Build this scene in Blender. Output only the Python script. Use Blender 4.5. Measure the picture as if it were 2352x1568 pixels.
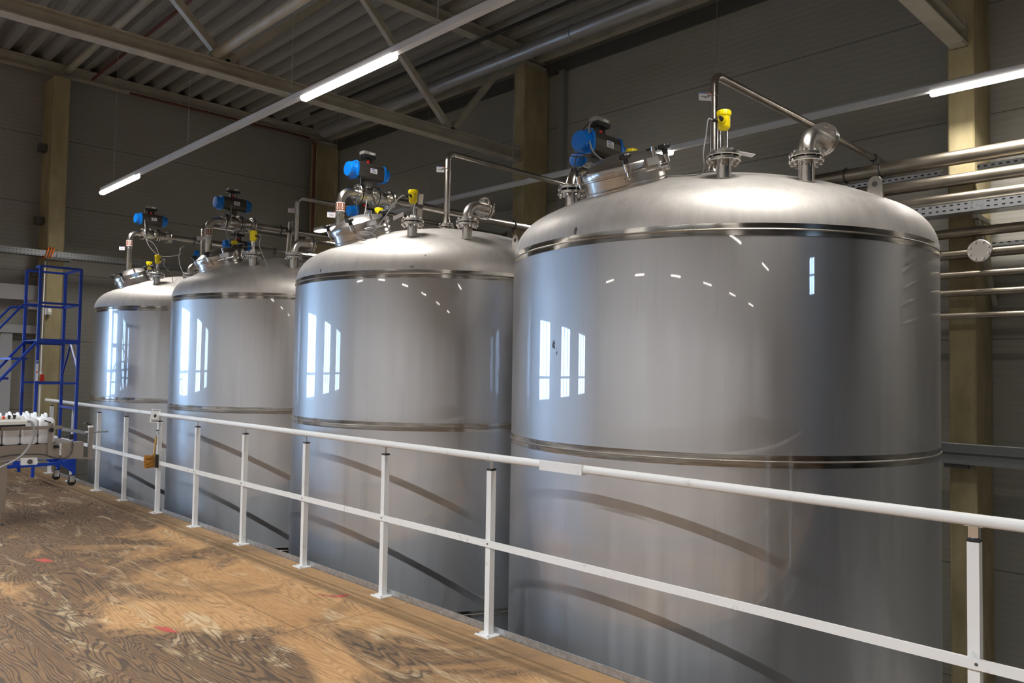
import bpy, bmesh, math, random
from mathutils import Vector, Matrix, Quaternion
random.seed(7)
PI = math.pi
S = bpy.context.scene
for o in list(bpy.data.objects):
    bpy.data.objects.remove(o)
COL = S.collection

# ------------------------------------------------------------------ camera
HC = 1.5564
yaw, pit, rol = math.radians(44.4268), math.radians(2.33128), math.radians(0.94844)
fw = Vector((math.sin(yaw)*math.cos(pit), math.cos(yaw)*math.cos(pit), math.sin(pit)))
r0 = Vector((math.cos(yaw), -math.sin(yaw), 0)); u0 = r0.cross(fw)
rt = math.cos(rol)*r0 + math.sin(rol)*u0
up = -math.sin(rol)*r0 + math.cos(rol)*u0
cd = bpy.data.cameras.new('camera')
cd.sensor_width = 36; cd.lens = 36*1797.35/2352; cd.clip_start = 0.05; cd.clip_end = 200
cam = bpy.data.objects.new('camera', cd); COL.objects.link(cam)
M = Matrix((rt, up, -fw)).transposed().to_4x4(); M.translation = (0, 0, HC)
cam.matrix_world = M
S.camera = cam

# ------------------------------------------------------------------ view, daylight
S.view_settings.view_transform = 'Standard'; S.view_settings.look = 'None'
S.view_settings.gamma = 1; S.view_settings.use_curve_mapping = False
S.view_settings.exposure = 0.0
LAMP = 10.0            # strength of the strip light diffusers
DAY = 17.0              # daylight outside the windows
w = bpy.data.worlds.new('daylight'); S.world = w; w.use_nodes = True
wn = w.node_tree.nodes; bg = wn['Background']
bg.inputs[0].default_value = (0.46, 0.69, 1.0, 1); bg.inputs[1].default_value = DAY

# ------------------------------------------------------------------ sizes
TANKX, TR = 5.0366, 1.4584
TANKY = [3.0478, 6.1172, 9.1572, 12.09]
ZPIT = -1.65
ZS, ZL, ZB = 2.368, 1.103, -0.42          # welds of the tank shell
XWALL, YEND = 8.75, 14.55
XLEFT, YBACK = -15.0, -20.0
ZROOF = 6.52
ROWZ = 4.2

# ------------------------------------------------------------------ materials
def mat(name, col=(.5, .5, .5), rough=.5, metal=0, emit=None, estr=0, spec=.5, coat=0, alpha=1, trans=0):
    m = bpy.data.materials.new(name); m.use_nodes = True
    b = m.node_tree.nodes['Principled BSDF']
    b.inputs['Base Color'].default_value = (*col, 1)
    b.inputs['Roughness'].default_value = rough
    b.inputs['Metallic'].default_value = metal
    b.inputs['Specular IOR Level'].default_value = spec
    b.inputs['Coat Weight'].default_value = coat
    b.inputs['Transmission Weight'].default_value = trans
    if emit:
        b.inputs['Emission Color'].default_value = (*emit, 1)
        b.inputs['Emission Strength'].default_value = estr
    return m

class NT:
    """small helper to write node trees"""
    def __init__(s, m):
        s.t = m.node_tree; s.b = s.t.nodes['Principled BSDF']; s.out = s.t.nodes['Material Output']
    def n(s, typ, **kw):
        nd = s.t.nodes.new(typ)
        for k, v in kw.items():
            if k.startswith('i_'):
                key = k[2:]; key = int(key) if key.isdigit() else key.replace('_', ' ')
                nd.inputs[key].default_value = v
            else:
                setattr(nd, k, v)
        return nd
    def l(s, a, b): s.t.links.new(a, b)
    def pos(s): return s.n('ShaderNodeNewGeometry').outputs['Position']
    def mapped(s, scale=(1, 1, 1), loc=(0, 0, 0), rot=(0, 0, 0), src=None):
        mp = s.n('ShaderNodeMapping'); mp.inputs['Scale'].default_value = scale
        mp.inputs['Location'].default_value = loc; mp.inputs['Rotation'].default_value = rot
        s.l(src if src else s.pos(), mp.inputs['Vector']); return mp.outputs[0]
    def noise(s, vec, scale=1, detail=4, rough=.5, dist=0):
        nd = s.n('ShaderNodeTexNoise'); nd.inputs['Scale'].default_value = scale
        nd.inputs['Detail'].default_value = detail; nd.inputs['Roughness'].default_value = rough
        nd.inputs['Distortion'].default_value = dist
        s.l(vec, nd.inputs['Vector']); return nd.outputs['Fac']
    def ramp(s, fac, stops, interp='LINEAR'):
        r = s.n('ShaderNodeValToRGB'); r.color_ramp.interpolation = interp
        el = r.color_ramp.elements
        while len(el) < len(stops): el.new(.5)
        for e, (p, c) in zip(el, stops):
            e.position = p; e.color = (*c, 1) if len(c) == 3 else c
        s.l(fac, r.inputs[0]); return r.outputs[0]
    def math(s, op, a, b=None, c=None, clamp=False):
        m = s.n('ShaderNodeMath', operation=op); m.use_clamp = clamp
        for i, v in enumerate((a, b, c)):
            if v is None: continue
            if isinstance(v, (int, float)): m.inputs[i].default_value = v
            else: s.l(v, m.inputs[i])
        return m.outputs[0]
    def mix(s, fac, a, b, typ='MIX'):
        m = s.n('ShaderNodeMix', data_type='RGBA', blend_type=typ)
        for i, v in ((0, fac), (6, a), (7, b)):
            if isinstance(v, (int, float)): m.inputs[i].default_value = v
            elif isinstance(v, tuple): m.inputs[i].default_value = (*v, 1)
            else: s.l(v, m.inputs[i])
        return m.outputs[2]
    def bump(s, h, strength=.2, dist=.01):
        b = s.n('ShaderNodeBump'); b.inputs['Strength'].default_value = strength
        b.inputs['Distance'].default_value = dist; s.l(h, b.inputs['Height'])
        s.l(b.outputs[0], s.b.inputs['Normal'])
    def xyz(s, vec=None):
        x = s.n('ShaderNodeSeparateXYZ'); s.l(vec if vec else s.pos(), x.inputs[0]); return x.outputs

def steel_tank(name, base, rough1, rough2, blend, streak=1.0, stains=(), metal=1, aniso=0):
    """brushed sheet: a blurred and a sharper reflection mixed, with vertical wear"""
    m = mat(name, base, rough1, metal); t = NT(m)
    b2 = t.n('ShaderNodeBsdfPrincipled'); b2.inputs['Metallic'].default_value = 1
    b2.inputs['Roughness'].default_value = rough2
    if aniso:
        tg = t.n('ShaderNodeTangent', direction_type='RADIAL', axis='Z'); t.l(tg.outputs[0], t.b.inputs['Tangent'])
        t.b.inputs['Anisotropic'].default_value = aniso; t.b.inputs['Anisotropic Rotation'].default_value = .25
    v = t.mapped((9, 9, .35))
    n1 = t.noise(v, 1.6, 6, .62)
    n2 = t.noise(t.mapped((1.2, 1.2, .5)), 1.3, 5, .55)
    n3 = t.noise(t.mapped((60, 60, 1.2)), 1, 3, .6)
    c = t.ramp(n1, [(.3, tuple(x*.86 for x in base)), (.62, base)])
    c = t.mix(t.math('MULTIPLY', t.ramp(n2, [(.42, (0, 0, 0)), (.62, (1, 1, 1))]), .10), c, (.52, .47, .41))
    c = t.mix(t.math('MULTIPLY', t.ramp(n3, [(.62, (0, 0, 0)), (.72, (1, 1, 1))]), .12*streak), c, (.3, .28, .27))
    wob = t.noise(t.pos(), 55, 4, .7)
    for (px, py, pz), (rx, rz), dark in stains:
        vm = t.n('ShaderNodeVectorMath', operation='SUBTRACT'); t.l(t.pos(), vm.inputs[0]); vm.inputs[1].default_value = (px, py, pz)
        sc = t.n('ShaderNodeVectorMath', operation='MULTIPLY'); t.l(vm.outputs[0], sc.inputs[0]); sc.inputs[1].default_value = (1/rx, 1/rx, 1/rz)
        ln = t.n('ShaderNodeVectorMath', operation='LENGTH'); t.l(sc.outputs[0], ln.inputs[0])
        k = t.math('LESS_THAN', t.math('ADD', ln.outputs['Value'], t.math('MULTIPLY', t.math('SUBTRACT', wob, .5), 2.6)), .8)
        c = t.mix(t.math('MULTIPLY', k, dark), c, (.06, .06, .06))
    t.l(c, t.b.inputs['Base Color']); t.l(c, b2.inputs['Base Color'])
    rr = t.math('ADD', t.math('MULTIPLY', n1, .16), rough1-.08); t.l(rr, t.b.inputs['Roughness'])
    ms = t.n('ShaderNodeMixShader'); ms.inputs[0].default_value = blend
    f = t.math('ADD', t.math('MULTIPLY', n1, .25), blend-.125); t.l(f, ms.inputs[0])
    t.l(t.b.outputs[0], ms.inputs[1]); t.l(b2.outputs[0], ms.inputs[2]); t.l(ms.outputs[0], t.out.inputs[0])
    return m

M_shell = steel_tank('tank_shell_steel', (.575, .583, .60), .46, .018, .2, 1.5, [((3.61, 3.30, 1.74), (.022, .035), .9), ((3.60, 3.27, 1.69), (.008, .035), .8)], 1, .6)
M_head = steel_tank('tank_head_steel', (.72, .70, .68), .71, .40, .18, .8, [((3.585, 3.12, 2.430), (.016, .03), .75), ((3.584, 6.076, 2.432), (.015, .025), .7), ((3.911, 5.194, 2.424), (.02, .01), .6), ((4.009, 5.136, 2.525), (.012, .012), .6)])
M_man = steel_tank('manway_steel', (.56, .54, .515), .36, .16, .35)
M_band = mat('polished_weld_band', (.55, .53, .5), .13, 1)
t = NT(M_band); t.l(t.ramp(t.noise(t.mapped((3, 3, 30)), 2, 4), [(.35, (.40, .38, .35)), (.65, (.66, .64, .61))]), t.b.inputs['Base Color'])
M_bead = mat('weld_bead', (.45, .42, .38), .4, 1)
t = NT(M_bead); t.bump(t.noise(t.pos(), 160, 2), .8, .003)
M_pipe = mat('stainless_pipe', (.55, .52, .48), .25, 1)
t = NT(M_pipe); t.l(t.ramp(t.noise(t.pos(), 5, 5), [(.35, (.46, .43, .39)), (.65, (.62, .59, .55))]), t.b.inputs['Base Color'])
M_flange = mat('machined_flange_steel', (.66, .64, .61), .22, 1)
M_elbow = mat('elbow_steel', (.68, .65, .61), .32, 1)
M_bright = mat('bright_steel', (.72, .71, .70), .18, 1)
M_rackpipe = mat('rack_pipe_steel', (.40, .36, .31), .40, 1)
t = NT(M_rackpipe); t.l(t.ramp(t.noise(t.pos(), 3, 5), [(.35, (.27, .235, .185)), (.65, (.38, .335, .275))]), t.b.inputs['Base Color'])
M_gasket = mat('black_gasket', (.02, .02, .02), .6)
M_black = mat('black_plastic', (.018, .018, .02), .38)
M_rubber = mat('black_rubber', (.015, .015, .015), .7)
M_blue = mat('blue_end_cap_paint', (.0, .16, .62), .3, coat=.3)
M_yellow = mat('yellow_paint', (.86, .70, .0), .35, coat=.2)
M_anod = mat('dark_anodised_aluminium', (.085, .078, .07), .35, .6)
M_red = mat('red_indicator', (.6, .02, .01), .35)
M_orange = mat('orange_plastic', (.75, .16, .01), .5)
M_clear = mat('clear_cover', (.30, .29, .27), .1, 0, spec=.8, coat=.6)
M_grey_cable = mat('grey_cable', (.33, .33, .34), .45)
M_black_cable = mat('black_cable', (.03, .03, .032), .45)
M_plate = mat('pale_label_plate', (.72, .72, .74), .4)
M_white = mat('white_plastic', (.82, .82, .82), .4)
M_text = mat('dark_lettering', (.05, .05, .06), .6)
M_bluetext = mat('blue_lettering', (.03, .1, .5), .6)
M_redtext = mat('red_lettering', (.7, .05, .02), .6)
M_brown = mat('brown_marker', (.27, .075, .02), .5)
M_railwhite = mat('white_rail_paint', (.74, .74, .73), .42)
t = NT(M_railwhite); t.l(t.ramp(t.noise(t.pos(), 9, 6, .65), [(.27, (.50, .49, .46)), (.40, (.74, .74, .73))]), t.b.inputs['Base Color'])
M_galv = mat('galvanised_sheet', (.52, .54, .56), .42, .85)
t = NT(M_galv); vz = t.n('ShaderNodeTexVoronoi'); vz.inputs['Scale'].default_value = 40; t.l(t.pos(), vz.inputs['Vector'])
t.l(t.ramp(vz.outputs['Color'], [(0, (.36, .38, .40)), (1, (.56, .58, .60))]), t.b.inputs['Base Color'])
M_beam = mat('cream_steel_paint', (.36, .335, .27), .5)
t = NT(M_beam); t.l(t.ramp(t.noise(t.pos(), 4, 5), [(.3, (.30, .28, .225)), (.6, (.38, .355, .29))]), t.b.inputs['Base Color'])
M_trunk = mat('white_trunking', (.62, .63, .65), .4)
M_lamp = mat('lit_diffuser', (.9, .9, .9), .5, emit=(1.0, .93, .84), estr=LAMP)
M_deck = mat('roof_deck_sheet', (.25, .243, .22), .5)
M_dark = mat('dark_trim', (.07, .07, .065), .6)
M_duct = mat('grey_duct', (.30, .30, .30), .4, .5)
M_ladder = mat('blue_ladder_paint', (.004, .045, .38), .40)
M_conv = mat('conveyor_stainless', (.45, .41, .36), .38, .9)
M_belt = mat('conveyor_belt', (.05, .05, .05), .6)
M_bottle = mat('white_translucent_plastic', (.86, .87, .90), .4)
M_bottle.node_tree.nodes['Principled BSDF'].inputs['Subsurface Weight'].default_value = .25
M_bottle.node_tree.nodes['Principled BSDF'].inputs['Subsurface Radius'].default_value = (.03, .03, .03)
M_wood = mat('brush_wood', (.52, .33, .12), .5)
M_bristle = mat('amber_bristles', (.42, .19, .03), .8)
M_cream = mat('cream_door_panel', (.62, .62, .57), .5)
M_glass = mat('window_glass', (.95, .97, 1), .02, trans=1)
M_frame = mat('window_frame_grey', (.35, .36, .37), .45)
M_green = mat('green_button', (.0, .4, .12), .4)
M_firered = mat('red_box_paint', (.42, .02, .01), .4)

# sandwich panel walls: flutes every few centimetres and a joint about every 1.12 m
def wall_mat(name, c1, c2):
    m = mat(name, c1, .45); t = NT(m); z = t.xyz()[2]
    fl = t.math('FRACT', t.math('MULTIPLY', z, 14.3))
    fl = t.math('ABSOLUTE', t.math('SUBTRACT', fl, .5))
    j = t.math('FRACT', t.math('DIVIDE', t.math('SUBTRACT', z, 5.33-1.12*9), 1.12))
    jl = t.math('LESS_THAN', t.math('ABSOLUTE', t.math('SUBTRACT', j, .5)), .4962)
    n = t.noise(t.pos(), 1.3, 5)
    c = t.mix(n, c1, c2)
    c = t.mix(t.math('MULTIPLY', t.math('GREATER_THAN', fl, .42), .28), c, tuple(x*.72 for x in c1))
    c = t.mix(jl, tuple(x*.32 for x in c1), c)
    t.l(c, t.b.inputs['Base Color']); t.bump(fl, .25, .01)
    return m
M_wall = wall_mat('grey_panel_wall', (.245, .236, .21), (.285, .275, .245))
M_wallpale = mat('pale_hall_wall', (.78, .775, .76), .6)

# plywood floor
M_ply = mat('worn_plywood', (.4, .26, .14), .78, spec=.15); t = NT(M_ply)
P = t.xyz(); X, Y = P[0], P[1]
sx = t.math('FLOOR', t.math('DIVIDE', X, 1.22)); sy = t.math('FLOOR', t.math('DIVIDE', t.math('ADD', Y, .6), 2.44))
wnz = t.n('ShaderNodeTexWhiteNoise', noise_dimensions='2D'); cx = t.n('ShaderNodeCombineXYZ')
t.l(sx, cx.inputs[0]); t.l(sy, cx.inputs[1]); t.l(cx.outputs[0], wnz.inputs['Vector'])
off = t.n('ShaderNodeVectorMath', operation='SCALE'); off.inputs['Scale'].default_value = 20; t.l(wnz.outputs['Color'], off.inputs[0])
ad = t.n('ShaderNodeVectorMath', operation='ADD'); t.l(t.pos(), ad.inputs[0]); t.l(off.outputs[0], ad.inputs[1])
v1 = t.mapped((2.6, .36, 1), src=ad.outputs[0])
g = t.math('ADD', t.noise(v1, 1.25, 3.0, .42, .5), t.math('MULTIPLY', t.noise(t.mapped((30, 4, 1), src=ad.outputs[0]), 1, 3, .6), .012))
rings = t.math('MULTIPLY', t.math('ADD', t.math('SINE', t.math('MULTIPLY', g, 290)), 1), .5)
line = t.ramp(rings, [(.0, (1, 1, 1)), (.20, (.55, .55, .55)), (.48, (0, 0, 0))])    # thin late-wood lines
fine = t.noise(t.mapped((60, 6, 1), src=ad.outputs[0]), 1, 5, .7)
vary = t.noise(t.mapped((1.4, .7, 1), src=ad.outputs[0]), 1.3, 4, .6)
base = t.ramp(t.math('ADD', t.math('MULTIPLY', fine, .55), t.math('MULTIPLY', vary, .5)),
              [(.30, (.29, .155, .068)), (.52, (.45, .262, .122)), (.72, (.54, .345, .175))])
lw = t.math('MULTIPLY', line, t.math('ADD', .10, t.math('MULTIPLY', t.ramp(vary, [(.38, (0, 0, 0)), (.66, (1, 1, 1))]), .5)))
base = t.mix(lw, base, (.17, .095, .045))
# trodden dirt away from the railing plus painted shade far off, broken by the grain
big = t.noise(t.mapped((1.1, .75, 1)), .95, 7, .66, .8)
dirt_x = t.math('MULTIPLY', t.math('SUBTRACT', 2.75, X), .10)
far = t.ramp(t.math('MULTIPLY', Y, .1), [(.70, (0, 0, 0)), (.92, (1, 1, 1))])  # shade around the conveyor, painted into the boards as darkening with distance
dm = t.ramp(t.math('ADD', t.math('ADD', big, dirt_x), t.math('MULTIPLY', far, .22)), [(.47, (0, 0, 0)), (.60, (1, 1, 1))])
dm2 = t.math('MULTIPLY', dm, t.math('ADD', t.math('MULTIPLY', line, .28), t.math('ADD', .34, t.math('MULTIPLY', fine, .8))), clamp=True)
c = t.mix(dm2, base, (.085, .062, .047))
worn = t.ramp(t.noise(t.mapped((4.2, 1.0, 1), src=ad.outputs[0]), 1.3, 7, .72, 1.0), [(.55, (0, 0, 0)), (.66, (1, 1, 1))])
c = t.mix(t.math('MULTIPLY', t.math('MULTIPLY', worn, .8), t.math('SUBTRACT', 1, t.math('MULTIPLY', line, .8))), c, (.52, .41, .26))
speck = t.ramp(t.noise(t.mapped((3, 3, 1)), 6, 3, .7), [(.70, (0, 0, 0)), (.76, (1, 1, 1))])
c = t.mix(t.math('MULTIPLY', speck, .6), c, (.11, .075, .05))
# plain dusty strip along the edge by the railing
edge = t.math('GREATER_THAN', X, 2.98)
c = t.mix(t.math('MULTIPLY', edge, .55), c, (.27, .175, .095))
fx = t.math('ABSOLUTE', t.math('SUBTRACT', t.math('FRACT', t.math('DIVIDE', X, 1.22)), .5))
fy = t.math('ABSOLUTE', t.math('SUBTRACT', t.math('FRACT', t.math('DIVIDE', t.math('ADD', Y, .6), 2.44)), .5))
seam = t.math('MAXIMUM', t.math('GREATER_THAN', fx, .4965), t.math('GREATER_THAN', fy, .4983))
c = t.mix(t.math('MULTIPLY', seam, .6), c, (.10, .065, .04))
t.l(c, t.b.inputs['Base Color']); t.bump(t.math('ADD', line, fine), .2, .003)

M_conc = mat('concrete', (.33, .28, .17), .8); t = NT(M_conc)
cc = t.ramp(t.noise(t.mapped((2, 2, .8)), 2.2, 7, .62), [(.3, (.24, .195, .10)), (.55, (.33, .275, .15)), (.75, (.39, .335, .205))])
cc = t.mix(t.math('MULTIPLY', t.ramp(t.noise(t.pos(), 30, 3), [(.60, (0, 0, 0)), (.7, (1, 1, 1))]), .25), cc, (.16, .145, .11))
t.l(cc, t.b.inputs['Base Color'])
M_pit = mat('pit_concrete', (.42, .41, .40), .8)

# perforated sheet: rows of dark slots
def perf(name, axis, pitch, zf, slot=.45, col=(.55, .57, .6)):
    m = mat(name, col, .35, .85); t = NT(m); p = t.xyz()
    a = t.math('FRACT', t.math('MULTIPLY', p['XYZ'.index(axis)], 1/pitch))
    z = t.math('FRACT', t.math('MULTIPLY', p[2], 1/zf))
    s = t.math('MULTIPLY', t.math('LESS_THAN', a, slot), t.math('LESS_THAN', t.math('ABSOLUTE', t.math('SUBTRACT', z, .5)), .15))
    t.l(t.mix(s, col, (.015, .015, .015)), t.b.inputs['Base Color'])
    t.l(t.math('SUBTRACT', .85, t.math('MULTIPLY', s, .85)), t.b.inputs['Metallic'])
    return m
M_perfY = perf('perforated_tray_sheet', 'Y', .06, .045)
M_perfX = perf('perforated_duct_sheet', 'X', .05, .05, .2, (.27, .28, .29))

# ------------------------------------------------------------------ mesh builder
WL = {}                                    # world position of each thing's origin
class MB:
    def __init__(s): s.bm = bmesh.new()
    def poly(s, pts, smooth=False):
        f = s.bm.faces.new([s.bm.verts.new(p) for p in pts]); f.smooth = smooth; return s
    def hull8(s, P):
        v = [s.bm.verts.new(p) for p in P]
        for f in ((0, 3, 2, 1), (4, 5, 6, 7), (0, 1, 5, 4), (1, 2, 6, 5), (2, 3, 7, 6), (3, 0, 4, 7)):
            s.bm.faces.new([v[i] for i in f])
        return s
    def box(s, x0, x1, y0, y1, z0, z1):
        return s.hull8([(x0, y0, z0), (x1, y0, z0), (x1, y1, z0), (x0, y1, z0), (x0, y0, z1), (x1, y0, z1), (x1, y1, z1), (x0, y1, z1)])
    def obox(s, c, ax, h):
        c = Vector(c); a = [Vector(v).normalized()*k for v, k in zip(ax, h)]
        sg = [(-1, -1), (1, -1), (1, 1), (-1, 1)]
        return s.hull8([c+i*a[0]+j*a[1]+k*a[2] for k in (-1, 1) for i, j in sg])
    def bar(s, p0, p1, wdt, hgt, upv=(0, 0, 1)):
        p0, p1 = Vector(p0), Vector(p1); d = p1-p0; d1 = d.normalized(); u = Vector(upv)
        sd = d1.cross(u)
        if sd.length < 1e-4: sd = d1.cross(Vector((1, 0, 0)))
        sd.normalize(); u = sd.cross(d1)
        return s.obox((p0+p1)/2, (d1, sd, u), (d.length/2, wdt/2, hgt/2))
    def lathe(s, prof, n=32, c=(0, 0, 0), axis=(0, 0, 1), cap=True, smooth=True):
        q = Vector((0, 0, 1)).rotation_difference(Vector(axis).normalized()); c = Vector(c)
        rings = []
        for r, z in prof:
            if r < 1e-6: rings.append([s.bm.verts.new(c+q@Vector((0, 0, z)))])
            else: rings.append([s.bm.verts.new(c+q@Vector((r*math.cos(2*PI*i/n), r*math.sin(2*PI*i/n), z))) for i in range(n)])
        for a, b in zip(rings, rings[1:]):
            for i in range(n):
                j = (i+1) % n
                if len(a) == 1 and len(b) == 1: continue
                if len(a) == 1: f = s.bm.faces.new((a[0], b[j], b[i]))
                elif len(b) == 1: f = s.bm.faces.new((a[i], a[j], b[0]))
                else: f = s.bm.faces.new((a[i], a[j], b[j], b[i]))
                f.smooth = smooth
        if cap:
            if len(rings[0]) > 1: s.bm.faces.new(rings[0][::-1])
            if len(rings[-1]) > 1: s.bm.faces.new(rings[-1])
        return s
    def cyl(s, p0, p1, r, r1=None, n=20):
        p0, p1 = Vector(p0), Vector(p1)
        return s.lathe([(r, 0), (r if r1 is None else r1, (p1-p0).length)], n, p0, p1-p0)
    def tube(s, pts, r, n=12, closed=False):
        pts = [Vector(p) for p in pts]; N = len(pts)
        def tan(i):
            if closed: return (pts[(i+1) % N]-pts[i-1]).normalized()
            return (pts[min(i+1, N-1)]-pts[max(i-1, 0)]).normalized()
        t0 = tan(0); a = t0.cross(Vector((0, 0, 1)))
        if a.length < 1e-3: a = t0.cross(Vector((1, 0, 0)))
        a.normalize(); rings = []; pt = t0
        for i in range(N):
            tt = tan(i); a = pt.rotation_difference(tt)@a; pt = tt; b = tt.cross(a)
            rings.append([s.bm.verts.new(pts[i]+r*(math.cos(2*PI*k/n)*a+math.sin(2*PI*k/n)*b)) for k in range(n)])
        prs = list(zip(rings, rings[1:])) + ([(rings[-1], rings[0])] if closed else [])
        for A, B in prs:
            for k in range(n):
                f = s.bm.faces.new((A[k], A[(k+1) % n], B[(k+1) % n], B[k])); f.smooth = True
        if not closed: s.bm.faces.new(rings[0][::-1]); s.bm.faces.new(rings[-1])
        return s
    def ring(s, c, axis, R, r, n=40, m=8, arc=None):
        q = Vector((0, 0, 1)).rotation_difference(Vector(axis).normalized())
        return s.tube([Vector(c)+q@Vector((R*math.cos(2*PI*i/n), R*math.sin(2*PI*i/n), 0)) for i in range(n)], r, m, True)
    def prism(s, pts, d):
        """pts: closed outline of 3D points, d: extrusion vector"""
        d = Vector(d); a = [s.bm.verts.new(p) for p in pts]; b = [s.bm.verts.new(Vector(p)+d) for p in pts]
        s.bm.faces.new(a[::-1]); s.bm.faces.new(b); n = len(a)
        for i in range(n): s.bm.faces.new((a[i], a[(i+1) % n], b[(i+1) % n], b[i]))
        return s
    def wrap(s, c, r, a0, a1, z0, z1, n=8):
        """patch of a cylinder about a vertical axis, angles in radians"""
        for i in range(n):
            A = a0+(a1-a0)*i/n; B = a0+(a1-a0)*(i+1)/n
            f = s.poly([(c[0]+r*math.cos(A), c[1]+r*math.sin(A), z0), (c[0]+r*math.cos(B), c[1]+r*math.sin(B), z0),
                        (c[0]+r*math.cos(B), c[1]+r*math.sin(B), z1), (c[0]+r*math.cos(A), c[1]+r*math.sin(A), z1)], True)
        return s
    def bevel(s, wd=.004, seg=2):
        es = [e for e in s.bm.edges if len(e.link_faces) == 2 and e.calc_face_angle(0) > .6]
        bmesh.ops.bevel(s.bm, geom=es, offset=wd, segments=seg, affect='EDGES', profile=.5, clamp_overlap=True)
        return s
    def build(s, name, m, parent=None, offs=None, sharp=35):
        bm = s.bm
        o0 = Vector(offs) if offs is not None else (WL.get(parent.name, Vector((0, 0, 0))) if parent else Vector((0, 0, 0)))
        bmesh.ops.remove_doubles(bm, verts=bm.verts, dist=1e-6)
        bmesh.ops.recalc_face_normals(bm, faces=bm.faces)
        for v in bm.verts: v.co -= o0
        for e in bm.edges:
            if len(e.link_faces) == 2: e.smooth = e.calc_face_angle(0) < math.radians(sharp)
        me = bpy.data.meshes.new(name); bm.to_mesh(me); bm.free()
        me.materials.append(m)
        o = bpy.data.objects.new(name, me); COL.objects.link(o)
        if parent: o.parent = parent
        WL[o.name] = o0
        return o

def tag(o, label, cat, group=None):
    o['label'] = label; o['category'] = cat
    if group: o['group'] = group
    return o
def thing(name, label, cat, loc, group=None):
    o = bpy.data.objects.new(name, None); COL.objects.link(o); o.location = loc
    o.empty_display_size = .1; WL[o.name] = Vector(loc)
    return tag(o, label, cat, group)
def struct(o): o['kind'] = 'structure'; return o
def solo(mb, name, m, loc, label, cat, group=None):
    o = mb.build(name, m, None, offs=loc); o.location = loc
    return tag(o, label, cat, group)
def put(me_obj, parent, loc, q=None):
    """a copy of a small part placed (world loc) under another parent"""
    c = me_obj.copy(); COL.objects.link(c); c.parent = parent
    c.location = Vector(loc)-WL[parent.name]
    if q: c.rotation_mode = 'QUATERNION'; c.rotation_quaternion = q
    WL[c.name] = Vector(loc); return c

def fillet(P, rad, seg=8):
    P = [Vector(p) for p in P]; out = [P[0]]
    for i in range(1, len(P)-1):
        a = (P[i-1]-P[i]).normalized(); b = (P[i+1]-P[i]).normalized(); th = a.angle(b)
        if th > PI-.01: out.append(P[i]); continue
        d = rad/math.tan(th/2); c = P[i]+(a+b).normalized()*(rad/math.sin(th/2))
        s0 = P[i]+a*d-c; s1 = P[i]+b*d-c; ang = s0.angle(s1); ax = s0.cross(s1)
        for k in range(seg+1): out.append(c+Quaternion(ax, ang*k/seg)@s0)
    out.append(P[-1]); return out
def spline(P, n=8):
    P = [Vector(p) for p in P]; Q = [2*P[0]-P[1]]+P+[2*P[-1]-P[-2]]; out = []
    for i in range(1, len(Q)-2):
        for k in range(n):
            t = k/n; a, b, c, d = Q[i-1:i+3]
            out.append(.5*((2*b)+(c-a)*t+(2*a-5*b+4*c-d)*t*t+(3*b-a-3*c+d)*t**3))
    out.append(P[-1]); return out

# small shared parts -------------------------------------------------
_bolt = None
def bolts(parent, c, axis, pcd, n=8, half=.032, ph=.39):
    """hexagon bolts round a flange joint"""
    global _bolt
    ax = Vector(axis).normalized(); q = Vector((0, 0, 1)).rotation_difference(ax); c = Vector(c)
    for i in range(n):
        a = 2*PI*i/n+ph; p = c+q@Vector((pcd/2*math.cos(a), pcd/2*math.sin(a), 0))
        if _bolt is None:
            mb = MB(); mb.lathe([(.0065, -half-.012), (.0065, half+.012)], 8)
            mb.lathe([(.012, half-.004), (.012, half+.009)], 6, smooth=False); mb.lathe([(.012, -half-.009), (.012, -half+.004)], 6, smooth=False)
            _bolt = mb.build('bolt', M_bright, parent, offs=(0, 0, 0)); _bolt.location = p-WL[parent.name]
            _bolt.rotation_mode = 'QUATERNION'; _bolt.rotation_quaternion = q
        else: put(_bolt, parent, p, q)
def disc(mb, c, axis, od, th, hole=0):
    ax = Vector(axis).normalized(); c = Vector(c)
    mb.lathe([(hole/2 if hole else 0, -th/2), (od/2-.004, -th/2), (od/2, -th/2+.004), (od/2, th/2-.004), (od/2-.004, th/2), (hole/2 if hole else 0, th/2)], 40, c, ax, cap=False)
    return mb

# ================================================================== THE ROOM
def slab(name, m, *b): return struct(MB().box(*b).build(name, m))
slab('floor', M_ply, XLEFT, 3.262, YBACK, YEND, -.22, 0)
slab('floor', M_pit, XLEFT, XWALL, YBACK, YEND, ZPIT-.2, ZPIT)
slab('wall_right', M_wall, XWALL, XWALL+.15, YBACK, YEND+.15, ZPIT, 7)
slab('wall_left', M_wallpale, XLEFT-.15, XLEFT, YBACK, YEND, ZPIT, 7)
mb = MB(); wb = (-.35, .75, 4.2, 5.5)
mb.box(XLEFT, wb[0], YBACK-.15, YBACK, ZPIT, 7).box(wb[1], XWALL, YBACK-.15, YBACK, ZPIT, 7).box(wb[0], wb[1], YBACK-.15, YBACK, ZPIT, wb[2]).box(wb[0], wb[1], YBACK-.15, YBACK, wb[3], 7)
struct(mb.build('wall_back', M_wallpale))
f = MB()
for i in range(3): f.box(wb[0]+i*.52, wb[0]+i*.52+.06, YBACK-.1, YBACK-.04, wb[2], wb[3])
for z in (wb[2], 4.85, wb[3]-.06): f.box(wb[0], wb[1], YBACK-.095, YBACK-.045, z, z+.06)
fo = struct(f.build('window_4', M_frame))
MB().box(wb[0]+.03, wb[1]-.03, YBACK-.075, YBACK-.065, wb[2]+.03, wb[3]-.03).build('pane', M_glass, fo)
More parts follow.
